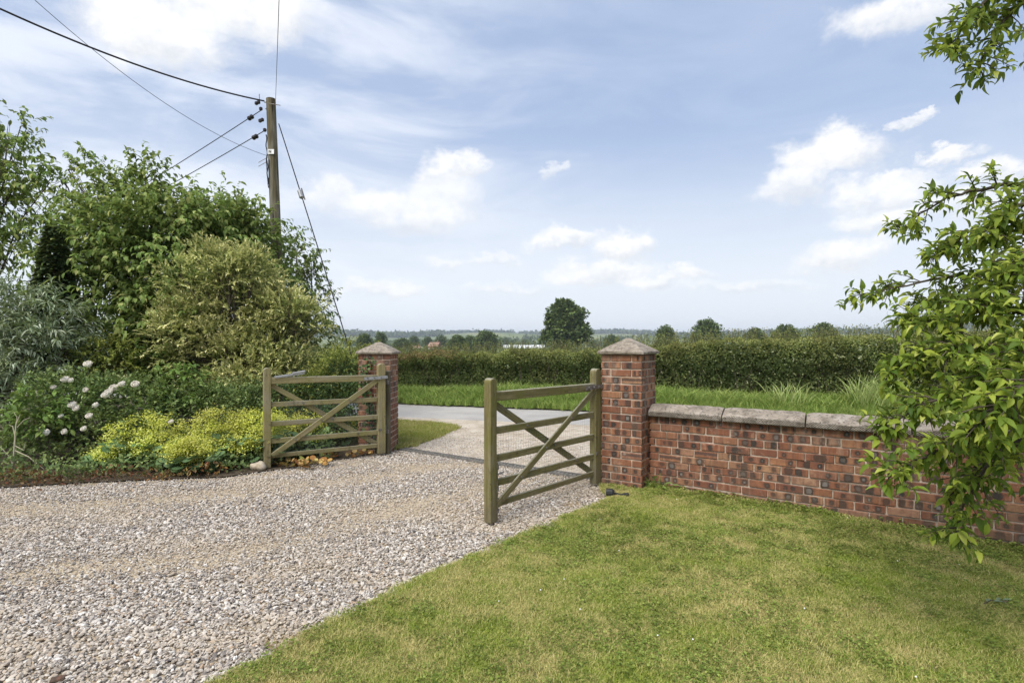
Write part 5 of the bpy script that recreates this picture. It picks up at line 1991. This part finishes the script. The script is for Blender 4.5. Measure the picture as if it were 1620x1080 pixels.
for args in (
    (895, 478, 84, 175, 'tallest round-headed field tree standing alone beyond the hedge', 1, 3.2, .12, 0),
    (725, 533, 33, 210, 'small dark field tree with a visible trunk, right of the red house', 1, 1.2, .2, 0),
    (768, 527, 48, 260, 'broad dark tree beside the left end of the white polytunnels', 1, 1.2, .05, 0),
    (744, 532, 30, 300, 'dark tree partly hidden by the broad tree left of the polytunnels', 1, 1, .05, 0),
    (577, 530, 34, 240, 'dark tree just above the left slope of the farther pier cap', 1, 1.2, .05, 0),
    (603, 527, 26, 250, 'dark tree just above the right slope of the farther pier cap', 1, 1, .05, 0),
    (636, 537, 34, 330, 'low bushy tree right of the farther pier cap', 1, 1, .02, 0),
    (655, 532, 22, 420, 'tree directly left of the red house, behind its garden', 1, .8, .05, 0),
    (677, 533, 20, 430, 'tree rising behind the red house', 1, .8, .05, 0),
    (698, 531, 26, 420, 'tree directly right of the red house roof', 1, .8, .05, 0),
    (800, 533, 14, 720, 'small tree above the left part of the polytunnels', 1, .5, .05, 0),
    (828, 536, 15, 720, 'small round tree above the middle of the polytunnels', 1, .5, .05, 0),
    (968, 531, 30, 300, 'tree peeping out left of the near pier cap', 1, .8, .05, 0),
    (940, 537, 14, 420, 'small tree between the tallest tree and the near pier', 1, .5, .05, 0),
    (1053, 517, 42, 210, 'round dark tree just right of the near pier cap', 1, 1.2, .05, 0),
    (1119, 509, 54, 200, 'large rounded tree above the hedge, second right of the near pier', 1, 1.5, .05, 0),
    (1196, 520, 36, 210, 'smaller flat-topped tree above the hedge, third right of the near pier', 1, 1, .05, 0),
    (1243, 517, 54, 190, 'wide pale green tree above the hedge, fourth right of the near pier', 1, 1.3, .05, 0),
    (1303, 513, 50, 190, 'thin-crowned dark tree above the hedge, fifth right of the near pier', 1, .9, .05, 0),
    (1475, 500, 76, 180, 'dark tree half hidden behind the overhanging branches at the right', 1, 1.3, .05, 0),
):
    far_tree(*args)


def house(x, y, Z, w, d, hw, hr, ang, label):
    cx_ = (x - CX) / F * Z
    gz = float(ground_z(cx_, Z)) - .2
    e = empty('brick_house', (cx_, Z, gz), ang, label, 'house', 'brick farm buildings beyond the hedge')
    V = [(-w / 2, -d / 2, 0), (w / 2, -d / 2, 0), (w / 2, d / 2, 0), (-w / 2, d / 2, 0), (-w / 2, -d / 2, hw), (w / 2, -d / 2, hw), (w / 2, d / 2, hw), (-w / 2, d / 2, hw), (-w / 2, 0, hw + hr), (w / 2, 0, hw + hr)]
    wl = MB().add(V, [(0, 1, 5, 4), (1, 2, 6, 9, 5), (2, 3, 7, 6), (3, 0, 4, 8, 7)]).build('wall', M['far_brick'], e)
    o = .35
    r = MB()
    for s in (-1, 1):
        r.bar((-w / 2 - o, s * (d / 4 + .1), hw + hr / 2 + .02), (w / 2 + o, s * (d / 4 + .1), hw + hr / 2 + .02), math.hypot(d / 2 + .4, hr), .22, (0, s * -d / 2, hr))
    rf = r.build('roof', M['far_tile'], e)
    MB().box((w * .32, 0, hw + hr + .4), (.7, .7, 1.8)).build('chimney', M['far_brick'], rf)
    for i in range(3):
        for zz in (1.4, 4.0) if hw > 4 else (1.3,):
            xx = -w / 2 + w * (i + .5) / 3
            f = MB().box((xx, -d / 2 - .03, zz), (1.2, .1, 1.3)).build('window', M['white'], e)
            MB().box((xx, -d / 2 - .09, zz), (1.0, .04, 1.1)).build('pane', M['glass'], f)


house(688, 549, 330, 6.6, 5.5, 2.8, 2.4, R(-25), 'red roofed brick house among trees beyond the hedge, right of the farther pier')
house(658, 551, 345, 5.4, 4.5, 1.7, 1.2, R(15), 'low red brick outbuilding left of the red roofed house')


def build_far():
    # white polytunnels
    Z = 560
    cx_ = (828 - CX) / F * Z
    gz = float(ground_z(cx_, Z))
    e = empty('polytunnel_block', (cx_, Z, gz), 0, 'long white block of polytunnels in the fields left of the tallest tree', 'polytunnel')
    for k in range(8):
        mb = MB()
        x0, x1 = -21, 22
        pts = [(6.0 * (a / 10) - 3.0) for a in range(11)]
        V, Fc = [], []
        for xx in (x0, x1):
            for u in pts:
                V.append((xx, k * 6.0 + u, 3.4 * math.sqrt(max(0, 1 - (u / 3.0) ** 2)) ** .8 + .02))
        for i in range(10):
            Fc.append((i, i + 1, 12 + i, 11 + i))
        Fc.append(tuple(range(11)))
        Fc.append(tuple(range(21, 10, -1)))
        mb.add(V, Fc).build('tunnel_cover', M['cover'], e)
    # hedgerows across the fields
    grp = 'hedgerows across the fields'
    spots = [((-70, 128), (60, 118), 1.1, 'dark field hedge nearest beyond the roadside hedge'),
             ((-190, 330), (140, 310), 2.0, 'long field hedge in front of the polytunnels'),
             ((-20, 210), (-160, 150), 1.5, 'slanting field hedge below the broad dark tree')]
    for (a, b, hh, lab) in spots:
        L = math.hypot(b[0] - a[0], b[1] - a[1])
        z = float(ground_z((a[0] + b[0]) / 2, (a[1] + b[1]) / 2))
        e = empty('field_hedge', (a[0], a[1], z), math.atan2(b[1] - a[1], b[0] - a[0]), lab, 'hedge', grp)
        n_ = int(L * 22)
        P = np.stack((rnd(n_, 0, L), RNG.normal(0, .5, n_), rnd(n_, 0, hh)), -1)
        P[:, 2] *= 1 + .18 * wob(P, .35, 2)
        Lg = rnd(n_, .35, .7)
        link(bpy.data.objects.new('foliage', leaf_mesh('foliage', L2, P, rdir(n_), rdir(n_), Lg, Lg * .9, rnd(n_, .1, .6), M['oak'])), e)['kind'] = 'stuff'
    # woods on the far hills: masses nobody could count
    def wood_mass(name, pts, n_, size, hh):
        P = []
        for (az0, az1, d0, d1, frac) in pts:
            k = int(n_ * frac)
            a = rnd(k, az0, az1)
            d = rnd(k, d0, d1)
            P.append(np.stack((np.sin(a) * d, np.cos(a) * d, np.zeros(k)), -1))
        P = np.concatenate(P)
        P[:, 2] = ground_z(P[:, 0], P[:, 1])
        # every tree is a small cluster of leafy clumps
        per = 9
        k = len(P)
        ht = rnd(k, .6, 1.2) * hh
        Q = P[:, None, :] + RNG.normal(0, 1, (k, per, 3)) * np.stack((ht * .32, ht * .32, ht * .28), -1)[:, None, :]
        Q[:, :, 2] += (ht * .55)[:, None]
        Q = Q.reshape(-1, 3)
        m_ = len(Q)
        Lg = size * rnd(m_, .6, 1.3)
        o = link(bpy.data.objects.new(name, leaf_mesh(name, L2, Q, rdir(m_), rdir(m_), Lg, Lg * .95, rnd(m_, .0, .8), M['oak'])))
        tag(o, kind='stuff')
    AZ = lambda x: math.atan((x - CX) / F)
    wood_mass('hill_woods', [(AZ(535), AZ(700), 2050, 2900, .26), (AZ(700), AZ(760), 2750, 3050, .06), (AZ(765), AZ(812), 2750, 2900, .06), (AZ(822), AZ(842), 2800, 2900, .02), (AZ(845), AZ(870), 2700, 2850, .03),
                             (AZ(930), AZ(1180), 2750, 3050, .24), (AZ(1040), AZ(1200), 2000, 2350, .1), (AZ(1180), AZ(1700), 2300, 3000, .2), (AZ(-100), AZ(535), 2000, 3000, .2)], 5200, 11, 15)
    wood_mass('hedgerow_trees', [(AZ(540), AZ(720), 900, 1250, .3), (AZ(830), AZ(870), 1500, 1560, .08), (AZ(950), AZ(1000), 1400, 1550, .1), (AZ(770), AZ(850), 1300, 1340, .07), (AZ(740), AZ(880), 780, 830, .12), (AZ(905), AZ(1010), 900, 1000, .12),
                                 (AZ(1000), AZ(1300), 1200, 1900, .15)], 620, 5.5, 9)


build_far()


# ------------------------------------------------------------------ apple tree hanging in from the right
def build_apple():
    root = np.array((3.55, 2.75, 0.0))
    e = empty('apple_tree', (root[0], root[1], -.06), 0, 'broad-leaved tree whose bright green branches hang in from the right over the wall', 'tree')
    e_loc = np.array((root[0], root[1], -.06))

    def W(x, y, Z):
        return px(x, y, Z) - e_loc
    tr = MB()
    fork = np.array((0, 0, 1.55))
    tr.tube([(0, 0, -.1), (.03, .02, .6), (-.02, .0, 1.1), tuple(fork), (.05, .05, 2.4), (.0, .1, 3.3)], [.12, .09, .08, .075, .05, .02], 10)
    limb_pts = [
        ([(1760, 480, 2.9), (1640, 400, 3.0), (1560, 430, 3.05), (1470, 445, 3.1), (1348, 468, 3.2)], 1.0),
        ([(1760, 420, 2.9), (1650, 300, 3.0), (1560, 298, 3.05), (1490, 318, 3.1), (1425, 362, 3.2)], .8),
        ([(1760, 560, 2.6), (1640, 500, 2.6), (1560, 490, 2.65), (1490, 505, 2.7), (1425, 510, 2.75)], 1.5),
        ([(1760, 600, 2.4), (1640, 560, 2.45), (1540, 545, 2.5), (1470, 560, 2.6), (1412, 585, 2.65)], 1.5),
        ([(1760, 640, 2.4), (1640, 620, 2.4), (1540, 620, 2.45), (1460, 640, 2.5), (1402, 672, 2.55)], 1.0),
        ([(1760, 660, 2.3), (1640, 660, 2.3), (1560, 680, 2.35), (1480, 715, 2.4), (1412, 752, 2.45)], 1.1),
        ([(1760, 680, 2.5), (1660, 690, 2.5), (1590, 710, 2.5), (1540, 770, 2.5), (1510, 845, 2.5)], 1.1),
        ([(1760, 640, 2.6), (1680, 650, 2.6), (1620, 670, 2.6), (1560, 730, 2.6), (1500, 790, 2.6)], .8),
        ([(1760, 200, 2.8), (1690, 40, 2.9), (1640, -5, 2.9), (1585, 40, 2.9), (1548, 108, 2.9)], 1.3),
        ([(1760, 100, 2.8), (1690, -40, 2.8), (1600, -30, 2.8), (1540, 20, 2.85), (1502, 75, 2.9)], 1.1),
        ([(1760, 500, 2.8), (1660, 380, 2.8), (1600, 350, 2.8), (1540, 370, 2.85), (1480, 400, 2.9)], 1.5),
        ([(1760, 480, 3.2), (1680, 430, 3.2), (1600, 440, 3.2), (1540, 470, 3.2), (1460, 480, 3.2)], 1.5),
        ([(1760, 580, 3.0), (1680, 540, 3.0), (1620, 560, 3.0), (1560, 590, 3.0), (1500, 620, 3.0)], 1.5),
        ([(1760, 600, 2.1), (1680, 590, 2.1), (1620, 610, 2.1), (1570, 650, 2.15), (1530, 690, 2.2)], 1.0),
        ([(1760, 420, 2.5), (1700, 400, 2.5), (1640, 410, 2.5), (1590, 440, 2.5), (1550, 480, 2.5)], 1.5),
        ([(1760, 520, 2.3), (1700, 520, 2.3), (1640, 540, 2.3), (1590, 570, 2.3), (1560, 600, 2.3)], 1.5),
        ([(1780, 350, 2.7), (1700, 330, 2.7), (1650, 320, 2.7), (1600, 330, 2.7), (1570, 370, 2.7)], .9),
    ]
    leaves = []                                     # (pos, axis, up, length, tint)

    def rosette(p, d, k, size):
        d = Vector(d).normalized()
        o = d.orthogonal().normalized()
        a0 = random.uniform(0, 6.28)
        for i in range(k):
            a = a0 + 2.4 * i
            side = (Matrix.Rotation(a, 3, d) @ o)
            ax = (d * random.uniform(.3, 1.1) + side + Vector((0, 0, random.uniform(-.45, .1)))).normalized()
            up = (Vector((0, 0, 1)) + side * random.uniform(-.3, .3) + Vector((random.uniform(-.45, .45), random.uniform(-.75, .25), 0))).normalized()
            leaves.append((np.array(p) + np.array(d) * random.uniform(-.04, .015), np.array(ax), np.array(up), size * random.uniform(.55, 1.3), min(1, max(0, random.gauss(.46, .27)))))

    for pts, dens in limb_pts:
        w = [Vector(W(*p)) for p in pts]
        # smooth through the points
        sm, m_ = [], 22
        for i in range(m_ + 1):
            t = i / m_ * (len(w) - 1)
            k = min(int(t), len(w) - 2)
            f = t - k
            p0, p1, p2, p3 = w[max(k - 1, 0)], w[k], w[k + 1], w[min(k + 2, len(w) - 1)]
            sm.append(.5 * ((2 * p1) + (p2 - p0) * f + (2 * p0 - 5 * p1 + 4 * p2 - p3) * f * f + (3 * p1 - p0 - 3 * p2 + p3) * f ** 3)
                      + Vector((random.uniform(-1, 1), random.uniform(-1, 1), random.uniform(-1, 1))) * .008)
        full = [Vector(fork) + (sm[0] - Vector(fork)) * (i / 4) for i in range(4)] + sm
        nn = len(full)
        tr.tube(full, [.021 * (1 - i / (nn - 1)) ** 1.1 + .0024 for i in range(nn)], 6)
        for i in range(2, m_ + 1):
            d = (sm[i] - sm[i - 1]).normalized()
            frac = i / m_
            wx_, wy_ = sm[i].x + e_loc[0], sm[i].y + e_loc[1]
            if wx_ / wy_ > 1.06 and random.random() < .72:
                continue
            for _ in range((5 if dens > 1.4 else 4) if random.random() < .7 * dens else 2):
                # a side twig
                o = d.orthogonal().normalized()
                side = Matrix.Rotation(random.uniform(0, 6.28), 3, d) @ o
                side.z = side.z * .6 + .05
                td = (d * random.uniform(.3, .9) + side).normalized()
                ln = random.uniform(.04, .24) * (1.35 - .85 * frac)
                q0, q1 = sm[i], sm[i] + td * ln + Vector((0, 0, -.10 * ln))
                if random.random() < .75:
                    tr.tube([q0, q0.lerp(q1, .5) + Vector((0, 0, .008)), q1], [.0035, .0026, .0016], 4, False)
                    rosette(q1, td, random.randint(4, 7), .057)
                    if ln > .1:
                        rosette(q0.lerp(q1, .55), td, random.randint(2, 4), .054)
                else:
                    rosette(sm[i], d, 3, .06)
        rosette(sm[-1], (sm[-1] - sm[-2]), 5, .066)
    # the part of the crown out of frame, so that the tree stands whole
    for _ in range(60):
        u = rdir(1)[0]
        p = np.array((.55, .1, 2.5)) + u * np.array((1.0, 1.2, 1.2)) * (random.random() ** .4)
        P_ = p + e_loc
        if (P_[0] / max(P_[1], .1)) < 1.0 and P_[1] > 0:
            continue
        rosette(p, u, 5, .082)
    tr.build('trunk', M['bark'], e)
    # largest leaves in view as parts, the rest as one mass
    P = np.array([l[0] for l in leaves])
    Wd = P + e_loc
    vis = in_frame(Wd, -6, -4)
    size = np.array([l[3] for l in leaves]) / np.maximum(Wd[:, 1], .3) * vis
    order = np.argsort(-size)
    # leaf template: curved, folded blade
    segs = 5
    prof = [0.0, .62, .98, .90, .55, 0.0]
    LTs = []
    for (c0, c1, tw, fold) in ((.10, .26, 0, .28), (.14, .12, .25, .40), (.05, .40, -.25, .18)):
        T, Fq = [], []
        for i in range(segs + 1):
            t = i / segs
            zc = c0 * math.sin(t * 2.2) - c1 * t * t
            hw = .5 * prof[i]
            wv = .03 * math.sin(i * 2.3 + tw * 9)
            T += [(-hw + tw * t * t * .3, t, zc + fold * hw + wv - tw * hw * t), (tw * t * t * .3, t, zc), (hw + tw * t * t * .3, t, zc + fold * hw - wv + tw * hw * t)]
        for i in range(segs):
            a = i * 3
            Fq += [(a, a + 1, a + 4, a + 3), (a + 1, a + 2, a + 5, a + 4)]
        LTs.append((np.array(T), [np.array(Fq)]))
    LT = LTs[0]
    meshes = []
    for k in range(9):
        for q in range(3):
            me = leaf_mesh('leaf', LTs[q], np.zeros((1, 3)), np.array([[0, 1.0, 0]]), np.array([[0, 0, 1.0]]), np.array([1.0]), np.array([.36 + .04 * ((k + q) % 3)]), np.array([.12 + .10 * k]), M['apple'])
            me.polygons.foreach_set('use_smooth', [True] * len(me.polygons))
            meshes.append(me)
    for i in order[:300]:
        p, ax, up, ln, tn = leaves[i]
        me = meshes[min(8, max(0, int((tn - .07) / .10))) * 3 + random.randint(0, 2)]
        o = bpy.data.objects.new('leaf', me)
        y = Vector(ax).normalized()
        x = y.cross(Vector(up)).normalized()
        z = x.cross(y)
        mt = Matrix((x, y, z)).transposed().to_4x4()
        o.matrix_local = Matrix.Translation(Vector(p)) @ mt @ Matrix.Diagonal((ln, ln, ln, 1))
        o.parent = e
        COL.objects.link(o)
    rest = order[300:]
    A = lambda j: np.array([leaves[i][j] for i in rest])
    me = leaf_mesh('foliage', LT, A(0), A(1), A(2), A(3), A(3) * rnd(len(rest), .34, .46), A(4), M['apple'])
    me.polygons.foreach_set('use_smooth', [True] * len(me.polygons))
    link(bpy.data.objects.new('foliage', me), e)['kind'] = 'stuff'


build_apple()


# ------------------------------------------------------------------ the air
def build_haze():
    m, n = new_mat('haze_air')
    v = n.new('ShaderNodeVolumePrincipled')
    v.inputs['Color'].default_value = (.80, .88, 1.0, 1)
    v.inputs['Density'].default_value = .00021
    v.inputs['Anisotropy'].default_value = .2
    o = n.new('ShaderNodeOutputMaterial')
    n.link(v.outputs[0], o.inputs['Volume'])
    zs = [v.co.z for v in bpy.data.objects['ground'].data.vertices]
    lo, hi = min(zs) - 1.0, max(max(zs) + 22, 30)
    b = MB().box((0, 0, (lo + hi) / 2), (12600, 12600, hi - lo)).build('haze', m)
    tag(b, kind='stuff')


build_haze()
